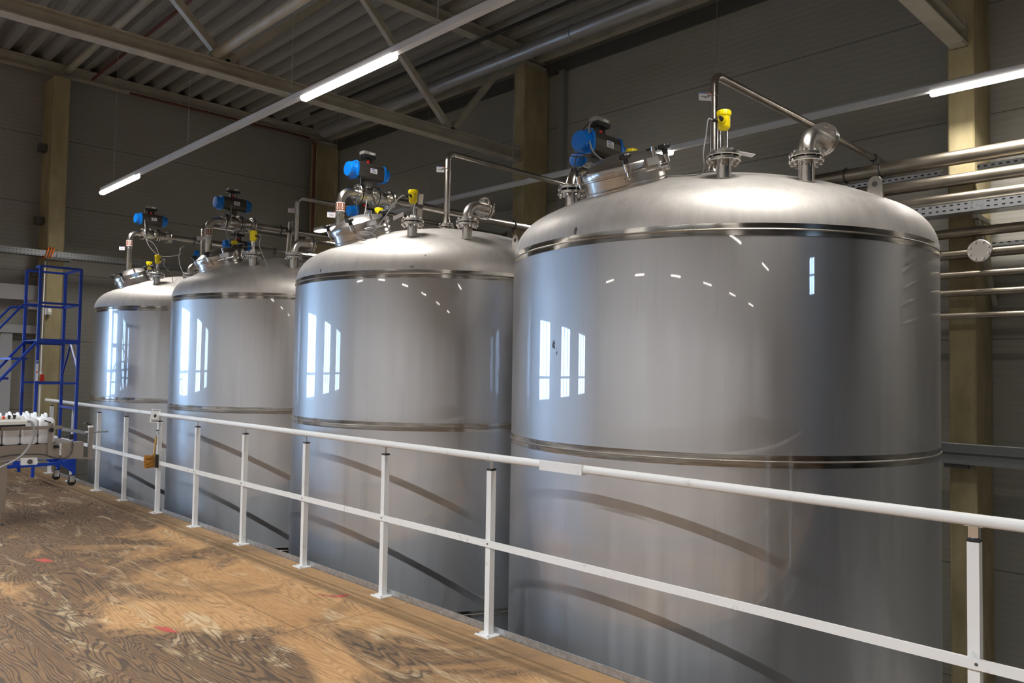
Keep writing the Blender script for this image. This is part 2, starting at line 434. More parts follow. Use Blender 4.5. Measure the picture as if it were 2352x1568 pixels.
# end wall with four tall windows
po_back = bpy.data.lights.new('daylight_portal', 'AREA'); po_back.shape = 'RECTANGLE'; po_back.size = 1.1; po_back.size_y = 1.3; po_back.cycles.is_portal = True
pb = bpy.data.objects.new('daylight_portal', po_back); COL.objects.link(pb); pb.location = (.2, YBACK-.2, 4.85); pb.rotation_euler = (PI/2, 0, 0)
wins = [(-1.5, .85), (-6.3, -4.0), (-11.0, -8.7)]
mb = MB(); xs = XLEFT
for a, b in sorted(wins):
    mb.box(xs, a, YEND, YEND+.15, ZPIT, 7); mb.box(a, b, YEND, YEND+.15, ZPIT, .95); mb.box(a, b, YEND, YEND+.15, 2.75, 7); xs = b
mb.box(xs, XWALL, YEND, YEND+.15, ZPIT, 7)
struct(mb.build('wall_end', M_wall))
for i, (a, b) in enumerate(wins):
    f = MB()
    for x in (a, (2*a+b)/3-.03, (a+2*b)/3-.03, b-.06): f.box(x, x+.06, YEND+.03, YEND+.1, .95, 2.75)
    for z in (.95, 1.45, 2.69): f.box(a, b, YEND+.035, YEND+.095, z, z+.06)
    fo = struct(f.build('window_%d' % (i+1), M_frame))
    MB().box(a+.03, b-.03, YEND+.06, YEND+.07, .98, 2.72).build('pane', M_glass, fo)
    pl = bpy.data.lights.new('daylight_portal', 'AREA'); pl.shape = 'RECTANGLE'; pl.size = b-a; pl.size_y = 1.8
    pl.cycles.is_portal = True
    po = bpy.data.objects.new('daylight_portal', pl); COL.objects.link(po); po.location = ((a+b)/2, YEND+.2, 1.85); po.rotation_euler = (-PI/2, 0, 0)
# trapezoidal roof sheet, ribs along the hall
mb = MB(); x = XLEFT; pr = []
while x < XWALL:
    pr += [(x, ZROOF), (x+.10, ZROOF), (x+.14, ZROOF+.13), (x+.25, ZROOF+.13)]; x += .29
for (xa, za), (xb, zb) in zip(pr, pr[1:]):
    mb.poly([(xa, YBACK, za), (xb, YBACK, zb), (xb, YEND+.15, zb), (xa, YEND+.15, za)])
mb.box(XLEFT, XWALL+.15, YBACK, YEND+.15, ZROOF+.16, ZROOF+.22)
struct(mb.build('ceiling', M_deck))
# dark closing strip under the eaves
struct(MB().box(XWALL-.05, XWALL-.002, -8, YEND, 6.16, 6.34).build('trim_1', M_dark))
# doorway in the end wall, behind the ladder
d = struct(MB().box(1.6, 2.86, YEND-.05, YEND-.002, 0, 2.06).build('door_1', M_cream))
struct(MB().box(2.87, 3.03, YEND-.12, YEND-.002, 0, 2.06).build('trim_2', M_frame))
struct(MB().box(1.4, 3.36, YEND-.14, YEND-.002, 2.07, 2.2).box(1.4, 3.36, YEND-.2, YEND-.002, 2.6, 2.84).build('trim_3', M_frame))

# ------------------------------------------------------------------ columns
def column(x0, x1, y0, y1, z0, z1, label):
    c = .015
    pts = [(x0+c, y0, z0), (x1-c, y0, z0), (x1, y0+c, z0), (x1, y1-c, z0), (x1-c, y1, z0), (x0+c, y1, z0), (x0, y1-c, z0), (x0, y0+c, z0)]
    t = thing('concrete_column', label, 'column', ((x0+x1)/2, (y0+y1)/2, z0), 'concrete columns along the walls')
    MB().prism(pts, (0, 0, z1-z0)).build('shaft', M_conc, t)
    return t
c1 = column(8.2, 8.74, 2.18, 2.41, ZPIT, 6.25, 'concrete column right of the nearest tank, crossed by steel pipes')
c2 = column(8.2, 8.74, 8.19, 8.41, ZPIT, 6.2, 'concrete column in mid wall where the roof truss rests')
c3 = column(8.2, 8.74, 14.18, 14.41, ZPIT, 6.2, 'concrete column in the far corner behind the tanks')
c4 = column(3.36, 3.60, 13.98, 14.54, ZPIT, 6.2, 'concrete column on the end wall behind the blue ladder')
for c, (x, y) in ((c1, (8.47, 2.3)), (c2, (8.47, 8.3)), (c3, (8.47, 14.3))):
    m = MB().box(x-.2, x+.26, y-.09, y+.09, 6.26 if c is c1 else 6.21, 6.29)
    for sx in (-.12, .12): m.cyl((x+sx, y, 6.29), (x+sx, y, 6.34), .015)
    m.build('bearing_plate', M_beam, c)

# ------------------------------------------------------------------ roof steel
def ibeam(mb, p0, p1, h, wd, upv=(0, 0, 1), tf=.014, tw=.010):
    p0, p1 = Vector(p0), Vector(p1); d = (p1-p0).normalized(); s = d.cross(Vector(upv)).normalized(); u = s.cross(d)
    for k in (1, -1): mb.bar(p0+u*k*(h/2-tf/2), p1+u*k*(h/2-tf/2), wd, tf, u)
    mb.bar(p0, p1, tw, h-2*tf, u); return mb
def truss(Y, label, xr=8.19):
    t = thing('roof_truss', label, 'roof truss', (-15+11.6, Y, 4.75), 'steel roof trusses')
    ibeam(MB(), (XLEFT+.1, Y, 4.83), (xr, Y, 4.83), .15, .16).build('bottom_chord', M_beam, t)
    ibeam(MB(), (XLEFT+.1, Y, 6.43), (8.7, Y, 6.43), .16, .16).build('top_chord', M_beam, t)
    x = 6.88; first = True
    while x > XLEFT+2:
        for x2 in ((8.05 if first else x+1.53), x-1.57):
            MB().bar((x, Y, 4.905), (x2, Y, 6.35), .08, .08, (0, 1, 0)).build('diagonal', M_beam, t)
        g = MB().box(x-.14, x+.14, Y-.012, Y+.012, 4.90, 5.04).build('gusset_plate', M_beam, t)
        x -= 3.22; first = False
    e = MB().box(xr-.16, xr+.005, Y-.07, Y+.07, 4.74, 4.756).box(xr-.012, xr+.005, Y-.07, Y+.07, 4.74, 4.93)
    for s in (-.06, .06): e.cyl((xr-.05, Y+s, 4.9), (xr-.05, Y+s, 4.98), .012)
    e.build('end_bracket', M_beam, t)
    return t
truss(8.3, 'cream steel roof truss meeting the middle column, full width of photo')
truss(2.3, 'cream steel roof truss end beam above the right concrete column')
truss(-3.7, 'cream steel roof truss behind the photographer')
o = solo(ibeam(MB(), (XLEFT+.1, 14.35, 6.42), (8.7, 14.35, 6.42), .18, .17), 'eave_beam', M_beam, (-3, 14.35, 6.33), 'cream steel beam along the top of the end wall', 'beam')
o = solo(ibeam(MB(), (8.55, YBACK+.1, 6.40), (8.55, 14.25, 6.40), .11, .11), 'eave_beam', M_beam, (8.55, -3, 6.34), 'cream steel beam running along the top of the right wall', 'beam')
solo(MB().cyl((3.52, -3.7, 4.96), (3.52, 8.3, 4.96), .055), 'tie_tube', M_beam, (3.52, 2, 4.9), 'round cream tie tube bolted to the truss bottom chord', 'tie tube')
solo(MB().cyl((3.62, 8.4, 6.42), (3.62, 14.24, 6.42), .055), 'tie_tube', M_beam, (3.62, 11, 6.36), 'round cream tie tube under the roof from truss to end wall beam', 'tie tube')
# big pipe, dark cable line and thin red pipe under the roof
t = thing('roof_duct', 'large grey round pipe hung under the roof along the right wall', 'duct', (7.6, 4, 6.0))
MB().cyl((7.6, YBACK+.3, 6.03), (7.6, 12.9, 6.03), .105, n=28).build('duct_pipe', M_duct, t)
for y in (0.7, 3.7, 6.7, 9.7, 12.4):
    MB().ring((7.6, y, 6.03), (0, 1, 0), .112, .008, 28, 6).cyl((7.6, y, 6.14), (7.6, y, ZROOF+.02), .006, n=8).build('hanger', M_galv, t)
MB().cyl((7.6, 8.05, 6.03), (7.6, 8.15, 6.03), .112, n=28).build('coupling', M_duct, t)
solo(MB().cyl((7.32, -2, 6.30), (7.32, 12.9, 6.30), .025), 'cable_pipe', M_rubber, (7.32, 5, 6.27), 'thin black pipe under the roof beside the large grey pipe', 'pipe')
M_redpipe = mat('red_sprinkler_pipe', (.11, .03, .02), .5)
solo(MB().cyl((3.98, 8.5, 6.36), (3.98, 14.2, 6.36), .022), 'sprinkler_pipe', M_redpipe, (3.98, 11, 6.33), 'thin dark red pipe under the roof sheet above the truss', 'pipe')
solo(MB().cyl((4.6, 14.28, 6.305), (8.1, 14.28, 6.305), .022), 'sprinkler_pipe', M_redpipe, (6.4, 14.28, 6.28), 'thin dark red pipe below the end wall beam', 'pipe')
solo(MB().cyl((8.08, 14.05, ZPIT), (8.08, 14.05, 6.16), .03), 'sprinkler_pipe', M_redpipe, (8.08, 14.05, ZPIT), 'dark red vertical pipe beside the far corner column', 'pipe')
solo(MB().box(8.64, 8.745, 7.80, 7.90, ZPIT, 6.15), 'down_pipe', M_duct, (8.7, 7.85, ZPIT), 'grey square down pipe right of the middle column', 'pipe')

# ------------------------------------------------------------------ strip lights
def light_row(x, y0, y1, lit, label, chains=(), watt=30, spread=150, tint=(1, .95, .885), wd=.062):
    t = thing('strip_light', label, 'light', (x, (y0+y1)/2, ROWZ), 'rows of strip lights')
    m = MB().prism([(x-wd/2, y0, ROWZ+.005), (x-wd/2, y0, ROWZ+.06), (x-wd/2+.012, y0, ROWZ+.075), (x+wd/2-.012, y0, ROWZ+.075), (x+wd/2, y0, ROWZ+.06), (x+wd/2, y0, ROWZ+.005)], (0, y1-y0, 0))
    m.build('trunking', M_trunk, t)
    for a, b in lit:
        h = wd/2+.008
        MB().prism([(x-h, a, ROWZ+.004), (x-h, a, ROWZ-.012), (x-h+.014, a, ROWZ-.036), (x+h-.014, a, ROWZ-.036), (x+h, a, ROWZ-.012), (x+h, a, ROWZ+.004)], (0, b-a, 0)).build('diffuser', M_lamp, t)
        ld = bpy.data.lights.new('lamp_light', 'AREA'); ld.shape = 'RECTANGLE'; ld.size = .045; ld.size_y = b-a-.04
        ld.energy = watt*(b-a)/1.5; ld.color = tint; ld.spread = math.radians(spread)
        lo = bpy.data.objects.new('lamp_light', ld); COL.objects.link(lo); lo.parent = t
        lo.location = Vector((x, (a+b)/2, ROWZ-.039))-WL[t.name]
    for y in chains:
        mb = MB(); z = ROWZ+.085; k = 0
        mb.cyl((x, y, ROWZ+.07), (x, y, ROWZ+.1), .012, n=8)
        while z < min(ROWZ+.5, ZROOF-.1):
            pts = [(x+(.007*math.cos(a) if k % 2 else 0), y+(0 if k % 2 else .007*math.cos(a)), z+.017+.017*math.sin(a)) for a in [i*PI/4 for i in range(8)]]
            mb.tube(pts, .0022, 5, True); z += .03; k += 1
        mb.cyl((x, y, z), (x, y, ZROOF-.003), .0035, n=6)
        mb.build('chain', M_galv, t)
    return t
light_row(3.78, -8.2, 12.82, [(11.32, 12.81), (5.32, 6.8), (.83, 2.33)], 'strip light row hanging over the walkway in front of the tanks', (12.3, 9.6, 7.05, 4.75, 1.2), 36)
light_row(7.7, -7.5, 13.3, [(11.85, 13.25), (5.22, 6.72), (.9, 2.4), (-3.4, -1.9)], 'strip light row along the right wall behind the tanks', (12.6, 9.85, 7.9, 4.63, 1.6), 62)
light_row(-1.8, -9, 14.0, [(-3.2+1.9*i, -1.7+1.9*i) for i in range(9)], 'strip light row over the hall behind the photographer', (), 122, 150, (.95, .975, 1))
light_row(-4.3, -12, 12.6, [(3.2, 4.7), (-5.9, -4.4), (-11.2, -9.7)], 'strip light row over the middle of the hall', (), 60, 150, (.97, .985, 1))
light_row(-12.4, -19, 14, [(9, 10.5), (3.7, 5.2), (-1.9, -.4), (-7.2, -5.7), (-12.5, -11), (-17.8, -16.3)], 'strip light row nearest the left wall', (), 115, 150, (.96, .98, 1))

# ================================================================== TANKS
HD, RK, ST = .585, .29, .015
def head_profile():
    a = TR-RK; Rc = (a*a+HD*HD-RK*RK)/(2*(HD-RK)); zc = ST+HD-Rc; ang = math.atan2(a, ST-zc)
    return Rc, zc, ang
RC, ZC, ANG = head_profile()
def zdome(rho):
    if rho < RC*math.sin(ANG): return ZS+ZC+math.sqrt(RC*RC-rho*rho)
    return ZS+ST+math.sqrt(max(RK*RK-(rho-(TR-RK))**2, 0))
ORD = ['nearest stainless steel tank, front right, largest in view', 'second stainless steel tank, left of the nearest one',
       'third stainless steel tank from the right, with dull unlit top', 'farthest stainless steel tank, beside the blue ladder']
NM = ['the nearest tank', 'the second tank', 'the third tank', 'the farthest tank']
ZF = 2.87
TANK = []
def knob_mb(mb, c, ax):
    ax = Vector(ax).normalized(); q = Vector((0, 0, 1)).rotation_difference(ax); c = Vector(c); n = 40
    rings = []
    for r, z in ((.019, -.028), (.017, 0), (.030, .004), (.039, .011), (.040, .023), (.033, .033), (.0, .036)):
        rr = []
        for i in range(n):
            a = 2*PI*i/n; k = 1+(.10*math.cos(5*a) if r > .02 else 0)
            rr.append(mb.bm.verts.new(c+q@Vector((r*k*math.cos(a), r*k*math.sin(a), z))))
        rings.append(rr)
    for A, B in zip(rings, rings[1:]):
        for i in range(n):
            f = mb.bm.faces.new((A[i], A[(i+1) % n], B[(i+1) % n], B[i])); f.smooth = True
    return mb
def build_tank(k):
    cy = TANKY[k]; cx = TANKX
    t = thing('storage_tank', ORD[k], 'tank', (cx, cy, ZPIT), 'stainless storage tanks in a row')
    C0 = (cx, cy, 0)
    MB().lathe([(TR, ZPIT+.25), (TR, ZB), (TR, ZL), (TR, ZS)], 128, C0, cap=True).build('shell', M_shell, t)
    pr = [(TR, ZS)]
    for i in range(1, 13):
        a = i/12*(PI/2-(PI/2-ANG)); a = (ANG)*0+ (PI/2)*(1-i/12) if False else a
        th = PI/2-(PI/2-ANG)*0
    pr = [(TR, ZS), (TR, ZS+ST)]
    for i in range(1, 11):                      # knuckle, from vertical to where the crown begins
        a = (PI/2-ANG)*i/10
        pr.append((TR-RK+RK*math.cos(a), ZS+ST+RK*math.sin(a)))
    for i in range(1, 13):
        a = ANG*(1-i/12); pr.append((RC*math.sin(a), ZS+ZC+RC*math.cos(a)))
    MB().lathe(pr, 128, C0, cap=False).build('head', M_head, t)
    for z, h in ((ZS, .034), (ZL, .034), (ZB, .03)):
        if z == ZS: p = [(TR-.001, z-h), (TR+.0022, z-h), (TR+.0022, z+ST), (TR+.0016, z+h), (TR-.01, z+h)]
        else: p = [(TR-.001, z-h), (TR+.0022, z-h), (TR+.0022, z+h), (TR-.001, z+h)]
        b = MB().lathe(p, 128, C0, cap=False).build('weld_band', M_band, t)
        MB().ring((cx, cy, z), (0, 0, 1), TR+.0015, .0055, 128, 6).build('weld_bead', M_bead, b)
    MB().lathe([(TR-.25, ZPIT), (TR-.25, ZPIT+.26)], 48, C0).build('support_ring', M_shell, t)
    # flanged nozzles on the head
    def nozzle(dx, dy, zf, od=.0889, fl=.2):
        x, y = cx+dx, cy+dy; z0 = zdome(math.hypot(dx, dy))-.06
        m = MB().lathe([(od/2, z0), (od/2, zf-.004)], 32, (x, y, 0), cap=False)
        disc(m, (x, y, zf-.015), (0, 0, 1), fl, .022)
        n = m.build('nozzle', M_flange, t)
        disc(MB(), (x, y, zf), (0, 0, 1), fl-.028, .008).build('gasket', M_gasket, n)
        rh = math.hypot(dx, dy); sl = -rh/RC
        MB().ring((x, y, zdome(rh)+.002), Vector((dx, dy, RC)), od/2+.004, .004, 32, 6).build('weld_bead', M_bead, n)
        bolts(n, (x, y, zf), (0, 0, 1), fl*.8)
        return n
    nozzle(-.88, -.6, ZF); nozzle(-.56, -.965, ZF-.005); nozzle(0, 0, 3.02, .06, .165)
    nozzle((-.53, -.57, -.64, -.64)[k], (.35, .37, .41, .41)[k], 2.985, .0603, .15)
    if k == 0: nozzle(-.85, .64, 2.865)
    # manway
    d = Vector((-.94, .08, 0)); ns = Vector((d.x, d.y, math.sqrt(RC*RC-d.length**2))).normalized()
    base = Vector((cx+d.x, cy+d.y, zdome(d.length))); R = .262
    q = Vector((0, 0, 1)).rotation_difference(ns)
    L = lambda r, a, z: base+q@Vector((r*math.cos(a), r*math.sin(a), z))
    mw = MB().lathe([(R, -.05), (R, .075), (R+.012, .08), (R+.012, .088)], 64, base, ns, cap=False).build('manway_neck', M_man, t)
    MB().ring(L(0, 0, .006), ns, R+.003, .005, 64, 6).build('weld_bead', M_bead, mw)
    MB().lathe([(R+.014, .09), (R+.016, .125), (R+.010, .135), (R-.02, .148), (R*.75, .178), (R*.45, .202), (R*.2, .212), (0, .215)], 64, base, ns, cap=False).build('manway_lid', M_man, t)
    # eye bolts with star knobs, hinge
    qa = math.atan2(-d.y, -d.x)
    for i, deg in enumerate((221, 290, 133, 45, 350)):
        a = math.radians(deg)
        fork = MB()
        for s in (-.014, .014):
            da = s/(R+.03); fork.cyl(L(R+.012, a+da-.004/(R), .045), L(R+.012, a+da+.004/(R), .045), .001)
            fork.cyl(L(R-.005, a+da, .045), L(R+.042, a+da, .045), .010, n=12)
        cl = fork.cyl(L(R+.032, a-.024/R, .045), L(R+.032, a+.024/R, .045), .0085, n=12)
        cl.cyl(L(R+.032, a, .045), L(R+.032, a, .13), .0075, n=10).cyl(L(R+.032, a, .085), L(R+.032, a, .14), .017, n=16)
        co = cl.build('clamp', M_bright, t)
        knob_mb(MB(), L(R+.032, a, .165), ns).build('knob', M_black, co)
    hg = math.radians(257)
    m = MB()
    m.obox(L(R+.02, hg, .11), (L(1, hg, 0)-base, L(1, hg+PI/2, 0)-base, ns), (.012, .05, .028))
    m.obox(L(R+.045, hg, .07), (L(1, hg, 0)-base, L(1, hg+PI/2, 0)-base, ns), (.035, .009, .02))
    m.cyl(L(R+.06, hg-.28, .07), L(R+.06, hg+.28, .07), .013, n=14).cyl(L(R+.05, hg, .14), L(R+.05, hg, .185), .013, n=12).cyl(L(R+.05, hg, .185), L(R+.05, hg, .20), .009, n=12)
    m.build('hinge', M_bright, t)
    # lifting lugs
    for ang in (-100.5, 80, 170):
        a = math.radians(ang); rh = 1.26; p = Vector((cx+rh*math.cos(a), cy+rh*math.sin(a), zdome(rh)))
        if ang == 170: continue
        rad = Vector((math.cos(a), math.sin(a), 0)); tg = Vector((-math.sin(a), math.cos(a), 0)); u = Vector((0, 0, 1))
        pts = [p-rad*.055-u*.0-u*.02, p+rad*.055-u*.06, p+rad*.045+u*.05]+[p+u*.07+Vector(rad*.042*math.cos(b)+u*.045*math.sin(b)) for b in [PI*j/10 for j in range(11)]]+[p-rad*.05+u*.03]
        lg = MB().prism([x-tg*.007 for x in pts], tg*.014).build('lifting_lug', M_flange, t)
        MB().cyl(p+u*.065-tg*.0085, p+u*.065+tg*.0085, .017, n=20).build('eye', M_gasket, lg)
    return t
for k in range(4): TANK.append(build_tank(k))

# ------------------------------------------------------------------ level sensors
def sensor(x, y, zf, label, cable=None, fl=.2, gl=-135, htop=.29, tagp=None, dk=False):
    t = thing('level_sensor', label, 'sensor', (x, y, zf+.004), 'yellow level sensors')
    f = disc(MB(), (x, y, zf+.016), (0, 0, 1), fl, .022).build('flange', M_flange, t)
    hz = zf+htop-.125
    MB().lathe([(.034, zf+.027), (.034, zf+.04), (.026, zf+.042), (.022, zf+.06), (.022, hz-.004), (.0, hz-.004)], 24, (x, y, 0), cap=False).lathe([(.03, zf+.04), (.03, zf+.062)], 6, (x, y, 0), smooth=False).build('neck', M_bright, t)
    h = MB().lathe([(.021, hz-.012), (.021, hz+.002), (.036, hz+.018), (.0375, hz+.024), (.0375, hz+.09), (.0415, hz+.092), (.0415, hz+.116), (.038, hz+.122), (0, hz+.124)], 36, (x, y, 0), cap=True)
    for i in range(18):
        a = 2*PI*i/18; h.box(x+.0405*math.cos(a)-.002, x+.0405*math.cos(a)+.002, y+.0405*math.sin(a)-.002, y+.0405*math.sin(a)+.002, hz+.093, hz+.117)
    a = math.radians(gl); gx, gy = math.cos(a), math.sin(a)
    h.cyl((x, y, hz+.058), (x+.047*gx, y+.047*gy, hz+.058), .024, n=20)
    hd = h.build('head', M_yellow, t)
    for da in (-.75, .0):
        b = a+da; c1, s1 = math.cos(b), math.sin(b)
        MB().cyl((x+.034*c1, y+.034*s1, hz+.06), (x+.062*c1, y+.062*s1, hz+.06), .013, n=12).cyl((x+.06*c1, y+.06*s1, hz+.06), (x+.078*c1, y+.078*s1, hz+.06), .010, n=12).build('cable_gland', M_black, t)
    if dk: MB().wrap((x, y), .0385, a-.5+1.2, a+.5+1.2, hz+.03, hz+.08).build('display_window', M_black, t)
    if tagp:
        p, w_, tl = tagp; p = Vector(p)
        w_ = Vector(w_).normalized(); v_ = w_.cross(Vector((0, 0, 1))).normalized(); v_ = (v_+Vector((0, 0, tl))).normalized()
        MB().obox(p, (w_, v_, w_.cross(v_)), (.05, .026, .001)).build('tag_plate', M_plate, t)
    if cable:
        p0 = Vector((x+.078*math.cos(a-.75), y+.078*math.sin(a-.75), hz+.06))
        MB().tube(spline([p0, p0+Vector((.03*math.cos(a-.75), .03*math.sin(a-.75), -.004))]+[Vector(c) for c in cable], 10), .0045, 8).build('cable', M_grey_cable, t)
    return t
def on(k, dx, dy, up_=.006):
    return (TANKX+dx, TANKY[k]+dy, zdome(math.hypot(dx, dy))+up_)
for k in range(4):
    x, y = TANKX-.88, TANKY[k]-.6
    if k == 0: cb = [(x-.085, y+.07, 3.0), (x-.09, y+.085, 2.9), (x-.06, y+.1, 2.80), on(k, -.86, -.38), on(k, -.82, -.2), on(k, -.78, -.1), on(k, -.6, .05)]
    elif k == 1:
        cc_ = Vector(on(k, -1.13, -.27, .035)); hh = Vector((.8, -.6, 0)); vv = Vector((-.45, -.3, .25))
        cb = [(x-.14, y+.10, 3.02), (x-.2, y+.17, 2.88)]+[cc_+hh*.085*math.cos(a)+vv*(.075+.004*a)*math.sin(a) for a in [i*PI/3 for i in range(1, 20)]]
    elif k == 2: cb = [(x+.02, y-.12, 2.98), (x+.05, y-.16, 2.86), on(k, -.8, -.8), on(k, -.9, -.9)]
    else: cb = [(x+.06, y-.09, 3.0), (x+.14, y-.14, 2.9), on(k, -.7, -.72), on(k, -.6, -.6)]
    tp = None
    if k == 0: tp = ((x+.13, y-.075, ZF+.036), (.8, -.6, -.12), .1)
    if k == 1: tp = ((x-.10, y+.075, ZF+.05), (.75, -.62, .5), .55)
    sensor(x, y, ZF, 'yellow level sensor standing on the flanged nozzle at the front of '+NM[k], cb, gl=(-165, -150, -20, -10)[k], tagp=tp, dk=k > 1)
    sensor(TANKX+(-.53, -.57, -.64, -.64)[k], TANKY[k]+(.35, .37, .41, .41)[k], 2.985, 'yellow level sensor half hidden behind the manway lid of '+NM[k], None, .15, -120, .2, dk=True)

# ------------------------------------------------------------------ vent elbows with blind flange
for k in range(4):
    x, y, zf = TANKX-.56, TANKY[k]-.965, ZF-.005
    t = thing('vent_elbow', 'steel elbow closed by a blind flange on top of '+NM[k], 'pipe elbow', (x, y, zf+.004), 'blind flanged elbows')
    zc = zf+.03+.114
    pts = fillet([(x, y, zf+.012), (x, y, zc+.02), (x+.2, y, zc+.02)], .114, 12)
    MB().tube(pts, .0445, 28).build('elbow', M_elbow, t)
    disc(MB(), (x, y, zf+.015), (0, 0, 1), .2, .022).build('flange', M_flange, t)
    xf = x+.2
    f = disc(MB(), (xf-.005, y, zc+.02), (1, 0, 0), .2, .02).build('flange', M_flange, t)
    disc(MB(), (xf+.024, y, zc+.02), (1, 0, 0), .2, .022).build('blind_flange', M_flange, t)
    disc(MB(), (xf+.0095, y, zc+.02), (1, 0, 0), .172, .008).build('gasket', M_gasket, t)
    bolts(f, (xf+.009, y, zc+.02), (1, 0, 0), .16)

# ------------------------------------------------------------------ vent pipes from the crown to the wall
def tag_sign(parent, c, d, nrm, wd=.115, ht=.062):
    """small lettered sign on a holder, with a coloured stripe along its top"""
    c, d, nrm = Vector(c), Vector(d).normalized(), Vector(nrm).normalized(); u = Vector((0, 0, 1))
    p = MB().obox(c, (d, nrm, u), (wd/2, .0015, ht/2)).build('tag_sign', M_plate, parent)
    e = nrm*.0022
    MB().obox(c+e+u*(ht*.42)-d*wd*.15, (d, nrm, u), (wd*.33, .0006, ht*.05)).build('stripe', M_bluetext, p)
    MB().obox(c+e+u*(ht*.42)+d*wd*.32, (d, nrm, u), (wd*.14, .0006, ht*.05)).build('stripe', M_redtext, p)
    m = MB()
    for row, xs in ((-.02, [(-.32, -.2), (-.17, -.05), (-.02, .1), (.13, .34)]), (-.17, [(-.12, -.03), (.0, .13)])):
        for a, b in xs: m.obox(c+e+u*(ht*row)+d*wd*(a+b)/2, (d, nrm, u), (wd*(b-a)/2, .0006, ht*.035))
    m.build('lettering', M_text, p)
    return p
for k in range(4):
    x, y = TANKX, TANKY[k]; zt = 3.79
    t = thing('vent_pipe', 'thin steel vent pipe from the crown of %s bending to the wall' % NM[k], 'pipe', (x, y, 3.024), 'vent pipes')
    MB().tube(fillet([(x, y, 3.10), (x, y, zt), (8.74, y, zt)], .085, 10), .0302, 20).build('pipe', M_pipe, t)
    MB().lathe([(.045, 3.04), (.043, 3.07), (.031, 3.12), (.0305, 3.16)], 28, (x, y, 0), cap=False).build('reducer', M_pipe, t)
    disc(MB(), (x, y, 3.036), (0, 0, 1), .165, .022).build('flange', M_flange, t)
    if k < 3:
        hd = MB().ring((x, y, zt-.17), (0, 0, 1), .032, .003, 24, 6).bar((x-.032, y, zt-.17), (x-.06, y+.02, zt-.17), .02, .004).build('tag_holder', M_bright, t)
        tag_sign(t, (x-.085+.02, y+.055-.02, zt-.175), (.80, -.60, 0), (-.6, -.8, 0), .10 if k == 0 else .078, .06)
    MB().box(8.728, 8.744, y-.06, y+.06, zt-.06, zt+.06).build('wall_plate', M_rackpipe, t)
    if k == 0:
        MB().ring((8.05, y, zt), (1, 0, 0), .035, .007, 24, 6).cyl((8.05, y, 3.73), (8.05, y, zt-.035), .006, n=8).build('pipe_clamp', M_black, t)

# ------------------------------------------------------------------ inlet lines with pneumatic valves
def arrow_band(parent, c, z0, z1, r, face):
    """white band with brown fields and white arrows pointing down"""
    b = MB().lathe([(r+.001, z0), (r+.001, z1)], 32, (c[0], c[1], 0), cap=False).build('flow_marker', M_white, parent)
    for i in range(6):
        a = face+(i-2.5)*PI/3; hw = PI/6-.05
        MB().wrap(c, r+.0018, a-hw, a+hw, z0+.008, z1-.008).build('brown_field', M_brown, b)
        def P(da, z): return (c[0]+(r+.003)*math.cos(a+da), c[1]+(r+.003)*math.sin(a+da), z)
        zm = z0+(z1-z0)*.42; w1, w2 = .12, .30
        m = MB().poly([P(-w1, z1-.013), P(w1, z1-.013), P(w1, zm), P(-w1, zm)]).poly([P(-w2, zm), P(w2, zm), P(0, z0+.013)])
        m.build('arrow', M_white, b)
def actuator(t, c, L=.385, r=.088, cable=True):
    """quarter turn actuator lying along x: dark body, blue ends, switch box on top"""
    x, y, z = c; h = L/2
    n = 10; prof = [(y+r*s*1.0, z+r*.95*q_) for s, q_ in ((-.62, -1), (.62, -1), (.9, -.8), (1, -.3), (1, .3), (.9, .8), (.62, 1), (-.62, 1), (-.9, .8), (-1, .3), (-1, -.3), (-.9, -.8))]
    b = MB().prism([(x-h+.04, a, b_) for a, b_ in prof], (L-.08, 0, 0)).bevel(.006, 2).build('actuator_body', M_anod, t)
    for s in (-1, 1):
        xe = x+s*(h-.04)
        m = MB().prism([(xe, y+(a-y)*1.06, z+(b_-z)*1.06) for a, b_ in prof], (s*.022, 0, 0))
        m.lathe([(r*.86, 0), (r*.86, .05), (r*.80, .062), (r*.0, .066)], 32, (xe+s*.02, y, z), (s, 0, 0), cap=False)
        e = m.build('end_cap', M_blue, t)
        for dy in (-.78, .78):
            for dz in (-.74, .74): MB().cyl((xe+s*.02, y+r*dy, z+r*dz), (xe+s*.03, y+r*dy, z+r*dz), .008, n=10).build('screw', M_bright, e)
    pl = MB().obox((x+.02, y-r-.0015, z+.005), ((1, 0, 0), (0, 1, 0), (0, 0, 1)), (.040, .001, .024)).build('nameplate', M_plate, b)
    MB().obox((x+.012, y-r-.003, z+.018), ((1, 0, 0), (0, 1, 0), (0, 0, 1)), (.02, .0006, .004)).build('lettering', M_bluetext, pl)
    m = MB()
    for i in range(3): m.obox((x+.02, y-r-.003, z+.004-.008*i), ((1, 0, 0), (0, 1, 0), (0, 0, 1)), (.028, .0006, .0015))
    m.build('lettering', M_text, pl)
    # switch box
    MB().bar((x-.035, y, z+r*.9), (x-.035, y, z+r+.055), .05, .01, (1, 0, 0)).bar((x+.035, y, z+r*.9), (x+.035, y, z+r+.055), .05, .01, (1, 0, 0)).bar((x-.04, y, z+r+.055), (x+.04, y, z+r+.055), .05, .006).build('bracket', M_black, t)
    MB().lathe([(.02, 0), (.024, .012), (.024, .028), (.018, .036), (.0, .036)], 20, (x, y, z+r)).build('indicator', M_red, t)
    zb = z+r+.058
    MB().box(x-.075, x+.075, y-.045, y+.045, zb, zb+.032).bevel(.006, 2).build('switch_box', M_black, t)
    cv = MB().box(x-.071, x+.071, y-.041, y+.041, zb+.032, zb+.064).bevel(.010, 3).build('switch_box_cover', M_clear, t)
    MB().box(x+.0, x+.055, y-.0425, y-.041, zb+.038, zb+.056).build('sticker', M_plate, cv)
    MB().cyl((x-.075, y-.01, zb+.014), (x-.10, y-.01, zb+.014), .010, n=10).build('cable_gland', M_black, t)
    return zb
